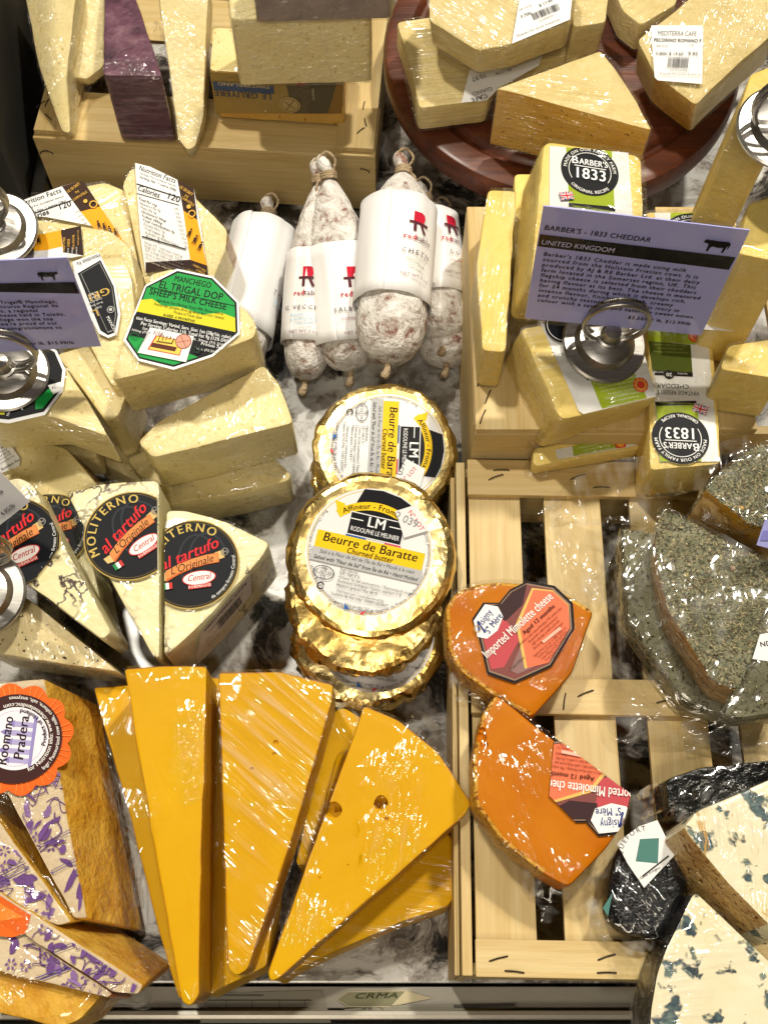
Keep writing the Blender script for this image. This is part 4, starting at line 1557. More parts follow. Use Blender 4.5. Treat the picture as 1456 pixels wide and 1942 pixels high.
# --- green octagonal label
L = Lab(T1.pl, (346, 608), (444, 628.5), [(337, 513), (406, 528), (454, 576), (456, 636), (405, 679), (331, 704), (264, 687), (236, 648), (277, 545)])
L.P([(338, 517), (404, 531), (450, 577), (452, 634), (403, 675), (331, 699), (266, 683), (241, 647), (279, 547)], BK)
L.P([(339, 521), (402, 534), (446, 578), (448, 632), (401, 672), (331, 695), (268, 680), (245, 646), (281, 549)], '#1f9a45')
L.P([(270, 572), (290, 570), (310, 583), (345, 586), (385, 600), (420, 596), (447, 606), (448, 634), (260, 596)], '#d9cf2c')
L.P([(256, 603), (262, 594), (330, 608), (448, 633), (447, 634), (402, 671), (380, 681), (300, 651), (254, 640), (248, 640)], BK)
L.T('MANCHEGO', 366, 543, 17, BK, bold=1, fit=72)
L.T('EL TRIGAL DOP', 362, 561, 21, BK, bold=1, fit=124)
L.T("SHEEP'S MILK CHEESE", 357, 576, 18, BK, bold=1, fit=150)
L.line(L.Q([(283, 547), (448, 584)]), 1, BK)
L.LS(["Ingredients: Past. Manchego Sheep's Milk, Cheese Cultures,", 'Rennet, Salt, Lysozyme (from egg white), Rind color: Caramel', 'Product of Toledo, Spain'], 362, 588, 8.2, 8.4, BK, fit=None, xs=.66)
L.T('AGED 6 MONTHS', 341, 609, 7.5, BK, bold=1)
L.T('Imported by Forever Cheese L.I.C NY 11106 forevercheese.com', 345, 617, 7, BK, fit=174)
L.T('tion Facts Servings: Varied, Serv. Size: 1oz (28g/1in. cube),', 350, 628, 9.5, WH, bold=1, fit=184)
L.T('Per Serving: Calories 110, Total Fat 9g (12% DV),', 352, 637, 9.5, WH, bold=1, fit=170)
L.T('Sat. Fat 7g (33% DV), Cholest. 30mg (9% DV),', 350, 645, 8, WH, fit=160)
L.T('Protein 7g,', 402, 662, 8.5, WH, bold=1)
L.T('Potas. (0% DV),', 392, 670, 7, WH)
L.T('160mg (7% DV),', 274, 636, 7, WH)
L.P([(287, 625), (370, 642), (355, 691), (264, 673)], '#e9e9e6')
L.P([(298, 640), (352, 651), (343, 679), (282, 667)], '#c0392b')
L.P([(300, 642), (350, 652), (342, 677), (285, 666)], '#e8c95a')
L.P([(292, 654), (338, 663), (334, 671), (288, 662)], '#5b2b1c')
L.disc(*L.q(350, 652), 15, '#8a4a35')
L.disc(*L.q(350, 652), 13.4, '#d69a84')
L.line(L.Q([(338, 654), (362, 650)]), 1, '#8a4a35').line(L.Q([(345, 641), (355, 663)]), 1, '#8a4a35')
for dx in range(4):
    L.line(L.Q([(303 + dx * 7, 651 - dx), (306 + dx * 7, 640 + dx)]), 1.6, '#6b5a20')
L.line(L.Q([(300, 652), (328, 656), (333, 647)]), 2, '#6b5a20')
L.T('1/16', 301, 640, 11, '#8d2a2a', it=.2)
L.T('P116 5420917 R', 276, 652, 6.5, BK, rot=68)
L.ring(*L.q(258, 641), 9, 1.1, '#0d5c27', ry=6).ring(*L.q(258, 641), 6.5, .8, '#0d5c27', ry=3.5)
L.ring(*L.q(376, 668), 7, 2.2, '#0c2f18', n=20)
L.go(T1.root, lift=.2)

# --- second green label under the metal stand
L = Lab(T2.pl, (20, 770), (115, 750), [(60, 640), (110, 668), (127, 705), (122, 745), (88, 790), (20, 806), (-40, 800), (-40, 640)])
L.P([(60, 646), (106, 671), (121, 705), (117, 743), (86, 784), (20, 799), (-40, 794), (-40, 650)], BK)
L.P([(106, 730), (113, 742), (84, 778), (70, 780), (70, 765)], '#1f9a45')
L.P([(-30, 770), (14, 768), (12, 790), (-30, 790)], '#c9c22e')
L.P([(94, 735), (118, 728), (120, 744), (104, 752)], '#e9e9e6')
L.T('P1', 106, 742, 8, BK)
L.T('Nu', 22, 789, 8, WH, rot=70)
L.T('8', 46, 782, 8, WH)
L.go(T2.root, lift=.2)


# --- yellow and brown wedge labels
def dots(L, P, n, col, s, seed):
    """a little frieze of walking figures"""
    r = random.Random(seed)
    (x0, y0), (x1, y1) = P
    for k in range(n):
        x, y = x0 + (x1 - x0) * k / max(1, n - 1), y0 + (y1 - y0) * k / max(1, n - 1)
        a, b = L.q(x, y)
        L.poly([(a - s * .3, b - s * .6), (a + s * .25, b - s * .6), (a + s * .35, b + s * .3), (a, b + s * .6), (a - s * .35, b + s * .2)], col)
        L.disc(a + s * .05, b + s * .85, s * .25, col, n=10)
        L.line([(a - s * .2, b - s * .5), (a - s * .35, b - s * 1.2)], s * .18, col).line([(a + s * .15, b - s * .5), (a + s * .35, b - s * 1.2)], s * .18, col)
        if k % 2:
            L.line([(a + s * .55, b - s), (a + s * .5, b + s * 1.3)], s * .1, col)


NUT = ['Total Fat 10g', 'Saturated Fat 7g', 'Trans Fat 0g', 'Cholesterol 30mg', 'Sodium 180mg', 'Total Carbohydrate 0g', 'Dietary Fiber 0g', 'Total Sugars 0g', 'Includes 0g Added Sugars', 'Protein 7g']
L = Lab(C2.pl, (258, 314), (337, 343), [(258, 312), (286, 319), (338, 344), (369, 360), (382, 430), (396, 527), (360, 512), (278, 520), (268, 450)])
L.P([(338, 344), (369, 360), (376, 420), (349, 402)], '#3a2416')
L.P([(349, 402), (376, 420), (394, 508), (362, 495)], '#f2a71b')
L.P([(278, 500), (362, 495), (394, 506), (396, 527), (360, 512), (278, 520)], '#33201a')
L.T('Nutrition Facts', 299, 338, 14, BK, bold=1, fit=74)
L.T('Servings Per Container varied', 300, 345, 6, BK, fit=72)
L.T('Serving Size  1 ounce (28g)', 301, 353, 7, BK, bold=1, fit=74)
L.line(L.Q([(262, 352), (340, 377)]), 2.4, BK)
L.T('Calories', 283, 371, 15, BK, bold=1, fit=44)
L.T('120', 329, 383, 17, BK, bold=1)
L.line(L.Q([(262, 370), (341, 392)]), 1.4, BK)
for i, t in enumerate(NUT):
    y = 381 + i * 8.0
    L.T(t, 264 + i * 1.6, y, 6.6, BK if i in (0, 3, 4, 5, 9) else '#5a5a5a', al='l', bold=1 if i in (0, 3, 4, 5, 9) else 0, rot=-2)
    L.T('%d%%' % (17 - i), 340 + i * 2.0, y + 22, 6, '#5a5a5a', al='r')
L.line(L.Q([(272, 452), (354, 476)]), 2.4, BK)
for i, t in enumerate(['0mcg 0%  Calcium 220mg', '0mg 0%  Potassium 20mg', 'The % Daily Value tells you how', 'much a nutrient in a serving of', 'food contributes to a daily diet']):
    L.T(t, 274 + i, 463 + i * 7.5, 6.2, '#6a6a6a', al='l', fit=78, rot=-1)
L.T('Must keep refrigerated. Ingredients:', 320, 514, 5.5, '#c9b7a0', fit=70)
L.T('LE SECRET', 354, 368, 8, '#e8b54a', bold=1, rot=-14, xs=.75)
L.T('DE', 355, 378, 6, '#e8b54a', bold=1, rot=-14)
L.T('COMPOSTELLE', 357, 388, 7.5, '#e8b54a', bold=1, rot=-14, xs=.55)
L.disc(*L.q(360, 396), 4, '#e8b54a', n=16)
L.ring(*L.q(366, 409), 7, 2, '#e8b54a', n=20)
dots(L, ((362, 445), (382, 470)), 3, '#33201a', 8, 3)
L.T("SHEEP'S MILK", 380, 514, 5.5, '#e8b54a', fit=28, rot=-8)
L.T('CHEESE', 381, 521, 5.5, '#e8b54a', rot=-8)
L.go(C2.root, lift=.22)

L = Lab(C1.pl, (35, 392), (121, 362), [(33, 388), (60, 378), (119, 357), (160, 346), (192, 395), (262, 505), (262, 520), (235, 510), (178, 432), (90, 415), (60, 414)])
L.P([(120, 357), (160, 346), (192, 395), (155, 405)], '#3a2416')
L.P([(155, 405), (192, 395), (250, 480), (226, 492), (178, 434)], '#f2a71b')
L.P([(250, 480), (264, 505), (262, 520), (240, 514), (226, 492)], '#33201a')
L.T('Nutrition Facts', 78, 383, 15, BK, bold=1, fit=90)
L.T('Servings Per Container varied', 84, 391, 6.5, BK, fit=84)
L.T('Serving Size  1 ounce (28g)', 90, 400, 7.5, BK, bold=1, fit=82)
L.line(L.Q([(58, 412), (138, 384)]), 2.2, BK)
L.T('120', 127, 398, 17, BK, bold=1)
L.T('ories', 82, 414, 15, BK, bold=1)
for i in range(4):
    L.T('%d%%' % (17 - i), 150 + i * 5, 408 + i * 7, 6, '#555555')
L.T('LE SECRET', 144, 362, 8, '#e8b54a', bold=1, xs=.75, rot=18)
L.T('DE', 150, 370, 6, '#e8b54a', bold=1)
L.T('COMPOSTELLE', 156, 378, 7.5, '#e8b54a', bold=1, xs=.6, rot=14)
L.disc(*L.q(165, 386), 4, '#e8b54a', n=16)
L.ring(*L.q(180, 392), 8, 2.2, '#e8b54a', n=20)
dots(L, ((190, 430), (222, 446)), 4, '#33201a', 8, 5)
L.T("SHEEP'S MILK CHEESE", 246, 492, 5.5, '#e8b54a', fit=34, rot=-20)
L.go(C1.root, lift=.22)

L = Lab(C3.pl, (30, 478), (120, 455), [(20, 484), (50, 454), (117, 440), (156, 432), (161, 488), (140, 492), (20, 500)])
L.P([(20, 482), (50, 454), (118, 440), (121, 471), (90, 478)], '#f2a71b')
L.P([(118, 440), (156, 432), (161, 488), (123, 482)], '#33201a')
dots(L, ((48, 468), (76, 458)), 4, '#33201a', 8, 7)
for i, t in enumerate(["SHEEP'S MILK", 'CHEESE', 'from AGOUR']):
    L.T(t, 127 + i * 9, 468 - i * 2, 7, '#e8b54a', bold=1, rot=76, xs=.7)
L.T('www.agour.com', 153, 456, 4.8, '#e8b54a', rot=78)
for i in range(3):
    L.T('refrigerated', 134 + i * 8, 487 - i, 5, WH, rot=76)
L.go(C3.root, lift=.22)

# --- black and gold label
L = Lab(G1.pl, (225, 560), (150, 590), [(140, 500), (190, 482), (196, 494), (222, 545), (231, 600), (224, 638), (208, 644), (190, 636), (150, 560)])
L.P([(150, 522), (193, 497), (218, 547), (226, 600), (220, 634), (207, 639), (193, 630)], '#17181c')
L.P([(155, 523), (192, 501), (215, 548), (223, 600), (217, 631), (207, 635)], '#8a8a86')
L.P([(157, 523), (191, 503), (214, 548), (221, 600), (216, 629), (207, 632)], '#17181c')
L.T('GRI', 188, 556, 22, '#d9b25a', bold=1, fit=44)
L.T('L', 182, 592, 22, '#d9b25a', bold=1)
L.LS(['AGED', 'Made in', 'Crafted by', 'from the', 'Cube'], 178, 560, 6.5, -8, WH)
L.T('Nutrition Fa', 170, 494, 9, BK, bold=1)
L.ring(*L.q(213, 592), 7, 1.2, '#c9c9c4', n=24)
L.disc(*L.q(213, 592), 3.4, '#c9c9c4', n=16)
L.T('MANCHEGO', 216, 628, 9, WH, bold=1, rot=95)
L.go(G1.root, lift=.22)


# --- truffle labels
def moliterno(I, c, r, rot, clip=None, parts='full', seed=0):
    a = RAD(rot)
    L = Lab(I.pl, c, (c[0] + 80 * math.cos(a), c[1] - 80 * math.sin(a)))
    base = circ(0, 0, r, 64)
    if clip:
        base = clip_poly(base, ccw(L.Q(clip)))
    L.base = base
    L.clip = base
    L.disc(0, 0, r, '#b79a4e', n=64).disc(0, 0, r * .975, '#14161b', n=64)
    L.ring(0, 0, r * .945, r * .012, '#6a5a30')
    for k in range(2):
        L.ring(r * (.12 + .22 * k), r * .05, r * .42, r * .045, '#2c3038', n=30, a0=20, a1=230, ry=r * .62)
    L.arc('MOLITERNO', 0, 0, r * .74, 112, r * .27, '#cdb05c', bold=1, sp=.07)
    L.text('al tartufo', -r * .02, r * .12, r * .36, '#dd2a2f', it=.35, bold=1, rot=16, fit=r * 1.32)
    L.poly([(-r * .72, -r * .26), (-r * .58, -r * .3), (-r * .58, -r * .12), (-r * .74, -r * .12)], '#d8b878')
    L.poly([(r * .5, r * .0), (r * .7, r * .04), (r * .7, r * .22), (r * .5, r * .18)], '#d8b878')
    P = [(-.58, -.33), (-.3, -.2), (0, -.11), (.3, -.06), (.58, -.05), (.58, .17), (.3, .16), (0, .11), (-.3, .02), (-.58, -.11)]
    L.poly([(x * r, y * r) for x, y in P], '#c8642e')
    L.poly([(x * r * .98, y * r * .86 + (.01 * r)) for x, y in P], '#d98b4c')
    L.text("L'Originale", 0, -r * .1, r * .24, '#2a120c', it=.3, rot=11, fit=r * .95)
    L.disc(r * .12, -r * .34, r * .36, '#c23a35', ry=r * .165).disc(r * .12, -r * .34, r * .335, '#efe9e4', ry=r * .145)
    L.text('Central', r * .12, -r * .39, r * .2, '#c23a35', it=.3, bold=1, fit=r * .5)
    L.rect(-r * .12, -r * .57, r * .36, -r * .48, '#c23a35')
    L.text('FORMAGGI', r * .12, -r * .555, r * .09, '#f0e0d8', bold=1)
    for k, col in enumerate(('#2f8a4a', '#eeeeea', '#c23a35')):
        L.rect(-r * .66 + k * r * .07, -r * .5, -r * .59 + k * r * .07, -r * .36, col)
    L.ring(r * .72, r * .16, r * .085, r * .016, '#8a8a86', n=20)
    for k in range(3):
        L.line([(r * .66, r * (.12 + k * .04)), (r * .78, r * (.2 - k * .04))], r * .012, '#8a8a86')
    L.arc('da sempre firmato Central', 0, 0, r * .92, -32, r * .105, '#e6e6e2', inside=True)
    return L.go(I.root, lift=.2)


moliterno(M1, (250, 1018), 90, 33, [(100, 880), (299, 880), (301, 1130), (100, 1130)])
moliterno(M2, (366, 1072), 89, 8, [(314, 960), (520, 960), (520, 1170), (314, 1170)])
moliterno(M3, (28, 1032), 92, 24, [(-60, 900), (70, 920), (122, 1030), (60, 1110), (-60, 1110)])
moliterno(M4, (95, 1010), 78, 10, [(60, 940), (160, 940), (190, 1130), (60, 1130)])


def sticker(root, pl, P, p0, p1, draw, lift=.22, mat=None, name='price_sticker'):
    L = Lab(pl, p0, p1, P)
    draw(L)
    return L.go(root, mat, lift, name)


DOT = '#3c3c40'


def side_plane(I, i, j):
    """plane of a block's side below the photo points i, j of its top edge"""
    a, b = I.pl.hit(*i), I.pl.hit(*j)
    n = (b - a).cross(-I.dv)
    n.normalize()
    if n.dot((a + b) / 2 - I.c) < 0:
        n = -n
    return Plane(a, n)


def st_m2(L):
    L.T('MEDITERRA CAFE', 424, 1148, 12, DOT, bold=1, fit=120)
    L.T('MOLITERNO CON TA', 424, 1158, 9, DOT, fit=100)
    L.barcode(*L.q(412, 1188), *L.q(448, 1128), DOT, 4)
    L.T('24.95  12.73', 398, 1200, 8, DOT)


sticker(M2.root, side_plane(M2, (500, 1052), (400, 1165)), [(379, 1191), (471, 1084), (473, 1124), (369, 1245)], (372, 1222), (471, 1108), st_m2, .16)


def st_r5(L):
    L.T('MEDITERRA CAFE', 1282, 72, 14, DOT, fit=74)
    L.T('PECORINO ROMANO F', 1283, 84, 10, DOT, bold=1, fit=90)
    L.T('CH 10.21', 1254, 93, 6, DOT)
    L.T('Use By', 1308, 91, 4, DOT)
    L.T('0.80lb $ 19.60', 1268, 109, 9, DOT, fit=52)
    L.T('9.95', 1312, 110, 11, DOT)
    L.barcode(*L.q(1264, 133), *L.q(1304, 114), DOT, 2)
    L.T('201001009951', 1286, 141, 6, DOT)
    L.T('Thanks for your business', 1288, 148, 6, DOT, fit=80)


sticker(R5.root, R5.pl, [(1234, 52), (1330, 52), (1332, 58), (1330, 163), (1246, 156), (1240, 150), (1233, 58)], (1240, 90), (1330, 92), st_r5)


def st_r2(L):
    L.T('CH 10-21', 996, 22, 7, DOT)
    L.T('$ 17.99', 1035, 14, 9, DOT)
    L.T('0.70lb', 998, 36, 9, DOT)
    L.barcode(*L.q(1012, 44), *L.q(1056, 12), DOT, 9)
    L.T('Thanks for your business', 1020, 60, 6, DOT, fit=88)
    L.T('2010035000', 1036, 42, 6, DOT)


sticker(R2.root, R2.pl, [(990, -30), (1086, -30), (1080, 42), (970, 88)], (985, 66), (1075, 30), st_r2, .25)


def st_r3(L):
    L.T('CAFE', 906, 188, 13, DOT, bold=1)
    L.T('GIANO', 912, 176, 12, DOT)
    L.T('10.97', 906, 150, 13, DOT)
    L.T('99 17.99', 952, 140, 9, DOT)
    L.barcode(*L.q(982, 120), *L.q(922, 140), DOT, 3)
    L.T('20100350000', 950, 118, 6, DOT)
    L.T('Thanks for your', 980, 112, 6, DOT)


sticker(R3.root, R3.pl, [(890, 138), (1034, 92), (1020, 130), (945, 172), (922, 196), (874, 200)], (1020, 112), (890, 150), st_r3, .25)


def st_pep(L):
    L.T('Nutrition Facts', 26, 884, 8, BK, bold=1, fit=44)
    L.LS(['Serving size 1oz', 'Calories 110', 'Total Fat 9g', 'Sat. Fat 6g', 'Sodium 200mg', 'Protein 7g'], 16, 876, 5.5, -6.5, '#444448', fit=None)


sticker(PEP.root, PEP.pl, [(-30, 836), (12, 830), (42, 872), (40, 886), (-2, 902), (-30, 905)], (4, 896), (42, 874), st_pep, .22, name='nutrition_sticker')


# --- cheddar labels
def union_jack(L, c, w, h, rot):
    ca, sa = math.cos(RAD(rot)), math.sin(RAD(rot))
    f = lambda x, y: (c[0] + (x * ca - y * sa), c[1] + (x * sa + y * ca))
    q = lambda P, col: L.poly([f(*p) for p in P], col)
    q([(-w, -h), (w, -h), (w, h), (-w, h)], '#253a73')
    for s in (1, -1):
        q([(-w, -h * s), (-w * .72, -h * s), (w, h * .72 * s), (w, h * s), (w * .72, h * s), (-w, -h * .72 * s)], '#eeeeee')
        q([(-w, -h * s), (-w * .88, -h * s), (w, h * .88 * s), (w, h * s), (w * .88, h * s), (-w, -h * .88 * s)], '#c8323c')
    q([(-w * .22, -h), (w * .22, -h), (w * .22, h), (-w * .22, h)], '#eeeeee')
    q([(-w, -h * .32), (w, -h * .32), (w, h * .32), (-w, h * .32)], '#eeeeee')
    q([(-w * .12, -h), (w * .12, -h), (w * .12, h), (-w * .12, h)], '#c8323c')
    q([(-w, -h * .18), (w, -h * .18), (w, h * .18), (-w, h * .18)], '#c8323c')


GREEN = '#9db02a'


def roundel(L, cx, cy, r):
    L.disc(cx, cy, r, '#15171c', n=56).ring(cx, cy, r * .74, r * .025, WH, a0=-32, a1=212, n=50)
    L.arc('MADE ON OUR FAMILY FARM', cx, cy, r * .8, 90, r * .17, WH, bold=1, sp=.03)
    L.arc('ORIGINAL RECIPE', cx, cy, r * .93, -90, r * .17, WH, bold=1, inside=True, sp=.03)
    L.text("B", cx - r * .52, cy + r * .2, r * .42, WH, bold=1)
    L.text("ARBER'S", cx + r * .12, cy + r * .2, r * .33, WH, bold=1, fit=r * 1.0)
    L.rect(cx - r * .55, cy + r * .1, cx + r * .55, cy + r * .13, WH)
    L.text('1833', cx, cy - r * .38, r * .62, WH, bold=1, fit=r * 1.15)


L = Lab(B1.pl, (1052, 380), (1208, 404), [(1041, 278), (1190, 291), (1198, 405), (1192, 560), (1040, 560)])
L.P([(1072, 281), (1159, 288), (1164, 398), (1164, 402), (1078, 392)], GREEN)
L.P([(1077, 386), (1165, 394), (1165, 403), (1077, 394)], BK)
L.T('· FARMHOUSE CHEESEMAKERS ·'.replace('·', '-'), 1121, 400, 7, GREEN, bold=1, fit=80)
roundel(L, *L.q(1117, 326), 56)
union_jack(L, L.q(1072, 375), 13, 8.5, 16)
L.go(B1.root, lift=.06)

L = Lab(B4.pl, (1240, 470), (1390, 480), [(1240, 405), (1345, 405), (1390, 424), (1390, 630), (1245, 620)])
L.P([(1270, 405), (1330, 405), (1355, 430), (1355, 560), (1272, 560)], GREEN)
roundel(L, *L.q(1312, 452), 58)
L.go(B4.root, lift=.06)

L = Lab(B3.pl, (1130, 765), (1232, 745), [(1022, 610), (1196, 586), (1243, 753), (1105, 786), (1096, 780)])
L.P([(1118, 722), (1200, 706), (1222, 748), (1225, 756), (1140, 776)], GREEN)
L.P([(1108, 716), (1130, 712), (1131, 719), (1112, 723)], BK)
L.LS(['Always slowly matured for a', 'minimum of twenty months', 'to provide a West Country', 'Farmhouse Cheddar', 'that is powerfully textured', 'and complex with an', 'exceptional depth of flavour.'], 1168, 724, 6.4, 7.4, '#dfe3b8', skew=1)
L.disc(*L.q(1213, 731), 14, '#d8432b', n=30).disc(*L.q(1213, 731), 11, '#e9a23a', n=26).disc(*L.q(1213, 731), 7.5, '#d8432b', n=20)
for k in range(10):
    a = k * 36
    L.line([(L.q(1213, 731)[0] + 11 * math.cos(RAD(a)), L.q(1213, 731)[1] + 11 * math.sin(RAD(a))), (L.q(1213, 731)[0] + 13.5 * math.cos(RAD(a)), L.q(1213, 731)[1] + 13.5 * math.sin(RAD(a)))], 1, '#f0c060')
L.disc(*L.q(1065, 620), 34, '#15171c', n=40).ring(*L.q(1065, 620), 30, 1.2, WH)
L.go(B3.root, lift=.06)

L = Lab(B6.pl, (1080, 868), (1190, 846), [(1052, 854), (1202, 822), (1204, 846), (1056, 872)])
L.P([(1084, 847), (1168, 829), (1172, 850), (1086, 866)], GREEN)
L.LS(['that is powerfully textured', 'and complex with an', 'exceptional depth of flavour'], 1128, 846, 6, 6.5, '#dfe3b8')
L.disc(*L.q(1175, 843), 11, '#d8432b', n=30).disc(*L.q(1175, 843), 7, '#e9a23a', n=20)
L.go(B6.root, lift=.06)

L = Lab(B5.pl, (1345, 800), (1240, 795), [(1226, 600), (1338, 606), (1346, 700), (1362, 876), (1250, 878), (1240, 760)])
L.P([(1228, 600), (1310, 610), (1318, 655), (1226, 648)], GREEN)
L.P([(1228, 648), (1308, 655), (1312, 712), (1236, 706)], '#4e5a1c')
L.LS(['that is powerfully textured', 'and complex with an', 'exceptional depth of', 'flavour'], 1268, 628, 6.5, 8, '#dfe3b8')
L.LS(['exceptional depth of flavour', 'and complex with an', 'that is powerfully textured', 'Farmhouse Cheddar', 'to provide a West'], 1270, 668, 6, 8, '#a9b060')
L.disc(*L.q(1316, 640), 13, '#d8432b', n=30).disc(*L.q(1316, 640), 9, '#e9a23a', n=20).disc(*L.q(1316, 640), 6, '#d8432b', n=20)
L.P([(1240, 704), (1312, 708), (1312, 716), (1240, 713)], BK)
L.disc(*L.q(1267, 712), 10, BK, n=24).T('20', 1267, 709, 11, WH, bold=1)
L.T('MATURED', 1246, 706, 4.5, WH).T('MONTHS', 1292, 709, 4.5, WH)
L.T('VINTAGE RESERVE', 1284, 743, 13, '#2a2a2c', fit=82)
L.T('CHEDDAR', 1274, 730, 14, '#2a2a2c', fit=62)
L.P([(1240, 764), (1318, 762), (1320, 770), (1242, 772)], BK)
L.T('FARMHOUSE CHEESEMAKERS', 1280, 765, 5, GREEN, fit=70)
L.P([(1242, 772), (1320, 770), (1328, 876), (1250, 877)], GREEN)
union_jack(L, L.q(1326, 778), 14, 9, -18)
roundel(L, *L.q(1288, 833), 54)
L.go(B5.root, lift=.06)

# --- butter labels
GREY, YEL = '#b9b9b8', '#efc61e'


def butter_label(root, pl, c, r, p1, sticker_at=None, part=False, clip=None):
    """r in label units = photo points along the reading direction"""
    L = Lab(pl, c, p1)
    base = circ(0, 0, r, 72)
    if clip:
        base = clip_poly(base, ccw(L.Q(clip)))
    L.base = L.clip = base
    L.ring(0, 0, r * .965, r * .012, '#d8b860', n=64)
    L.arc('Best Cheesemonger of France - World Best Cheesemonger in 2007', 0, 0, r * .95, 208, r * .072, '#55555a', bold=0, inside=True)
    L.arc('Meilleur Ouvrier de France - Meilleur Fromager International 2007', 0, 0, r * .95, -28, r * .072, '#55555a', inside=True)
    s = r / 118
    K = [(-.2, .97), (.1, .99), (.38, .92), (.62, .78), (.6, .62), (.6, .2), (-.55, .2), (-.55, .5), (-.33, .55)]
    L.poly([(-.29 * r, .95 * r), (0, .985 * r), (.3 * r, .94 * r), (.5 * r, .85 * r), (.46 * r, .32 * r), (-.42 * r, .32 * r), (-.42 * r, .56 * r)], BK)
    L.ring(0, -.2 * r, .98 * r, .13 * r, YEL, n=24, a0=52, a1=132)
    L.poly([(-.62 * r, .5 * r), (-.7 * r, .68 * r), (-.54 * r, .66 * r), (-.5 * r, .5 * r)], YEL)
    L.arc('Affineur - Fromager', 0, -.2 * r, .875 * r, 92, r * .125, '#1d1408', bold=1)
    L.rect(-.42 * r, .2 * r, .46 * r, .57 * r, '#e9e9e7').rect(-.405 * r, .215 * r, .445 * r, .555 * r, BK)
    L.text('LM', .02 * r, .385 * r, r * .23, WH, bold=1)
    L.rect(-.4 * r, .45 * r, -.2 * r, .465 * r, WH).rect(.22 * r, .45 * r, .44 * r, .465 * r, WH)
    L.text('RODOLPHE LE MEUNIER', .02 * r, .27 * r, r * .105, WH, fit=r * .78)
    L.rect(-.42 * r, .17 * r, -.1 * r, .2 * r, '#2c5a9a').rect(.2 * r, .17 * r, .46 * r, .2 * r, '#c8506a')
    L.rect(-.86 * r, -.1 * r, .86 * r, .17 * r, YEL)
    L.text('Beurre de Baratte', 0, .015 * r, r * .2, '#1d1408', bold=1, it=.12, fit=r * 1.52)
    L.text('Churned butter', .02 * r, -.09 * r, r * .13, '#2d2110', bold=1, it=.2, fit=r * .74)
    L.rect(-.88 * r, -.31 * r, .88 * r, -.1 * r, GREY)
    L.text("Salé à la Fleur de Sel de l'Île de Ré • Moulé à la main", 0, -.18 * r, r * .085, '#33333a', it=.25, fit=r * 1.52)
    L.text("Salted with \"Fleur de Sel\" from Île de Ré • Hand Molded", 0, -.28 * r, r * .085, '#33333a', it=.25, bold=1, fit=r * 1.66)
    L.ring(-.62 * r, -.47 * r, .17 * r, .012 * r, '#44444a', ry=.11 * r, n=30)
    L.lines(['FR', '50.267.001', 'CE'], -.62 * r, -.43 * r, r * .075, r * .065, '#44444a')
    L.ring(-.62 * r, -.68 * r, .06 * r, .02 * r, '#222226', n=20, a0=20, a1=330)
    L.lines(['Ingrédients', 'Sel / Salt 3 %', 'Crème de lait pasteurisée / Pasteurized cream 96,5 %', 'Ferments lactiques / Lactic starters 1 %', 'Matière grasse / Fat 80 %'], -.38 * r, -.38 * r, r * .07, r * .064, '#3a3a40', al='l', bold=0, xs=.92)
    L.lines(['Fabriqué par / manufactured by', '"Laiterie du Val d\'Ay - 50430 LESSAY"', '', 'Poids net / Net weight 250 gr / 0,55 lb', 'A conserver entre 0°C et +6°C', 'Keep between 32°F and +42,8°F'], .02 * r, -.72 * r, r * .065, r * .06, '#3a3a40', xs=.92)
    L.poly([(-.1 * r, -.94 * r), (-.2 * r, -.86 * r), (-.18 * r, -.95 * r)], '#2c66b0').poly([(.06 * r, -.96 * r), (.16 * r, -.9 * r), (.12 * r, -.98 * r)], '#d8454a')
    lab = L.go(root, lift=.05)
    if sticker_at:
        M = Lab(pl, *sticker_at[1], sticker_at[0])
        M.T('N° LOT', *sticker_at[2], r * .11, '#d43a35', rot=sticker_at[3])
        M.T('2 039', *sticker_at[4], r * .17, '#8d8d94', rot=sticker_at[3] + 30)
        M.go(root, lift=.2, name='lot_sticker')


butter_label(BU1, plD1, (700, 1047), 121, (800, 1070), ([(749, 970), (790, 957), (813, 1006), (766, 1020)], ((750, 1000), (800, 1012)), (785, 990), -42, (768, 992)))
butter_label(BU4, plE1, (734, 850), 105, (729, 950), ([(742, 922), (770, 872), (806, 892), (796, 924)], ((750, 905), (790, 920)), (778, 905), 68, (764, 898)))
butter_label(BU3, plD3, (712, 1200), 112, (812, 1214))


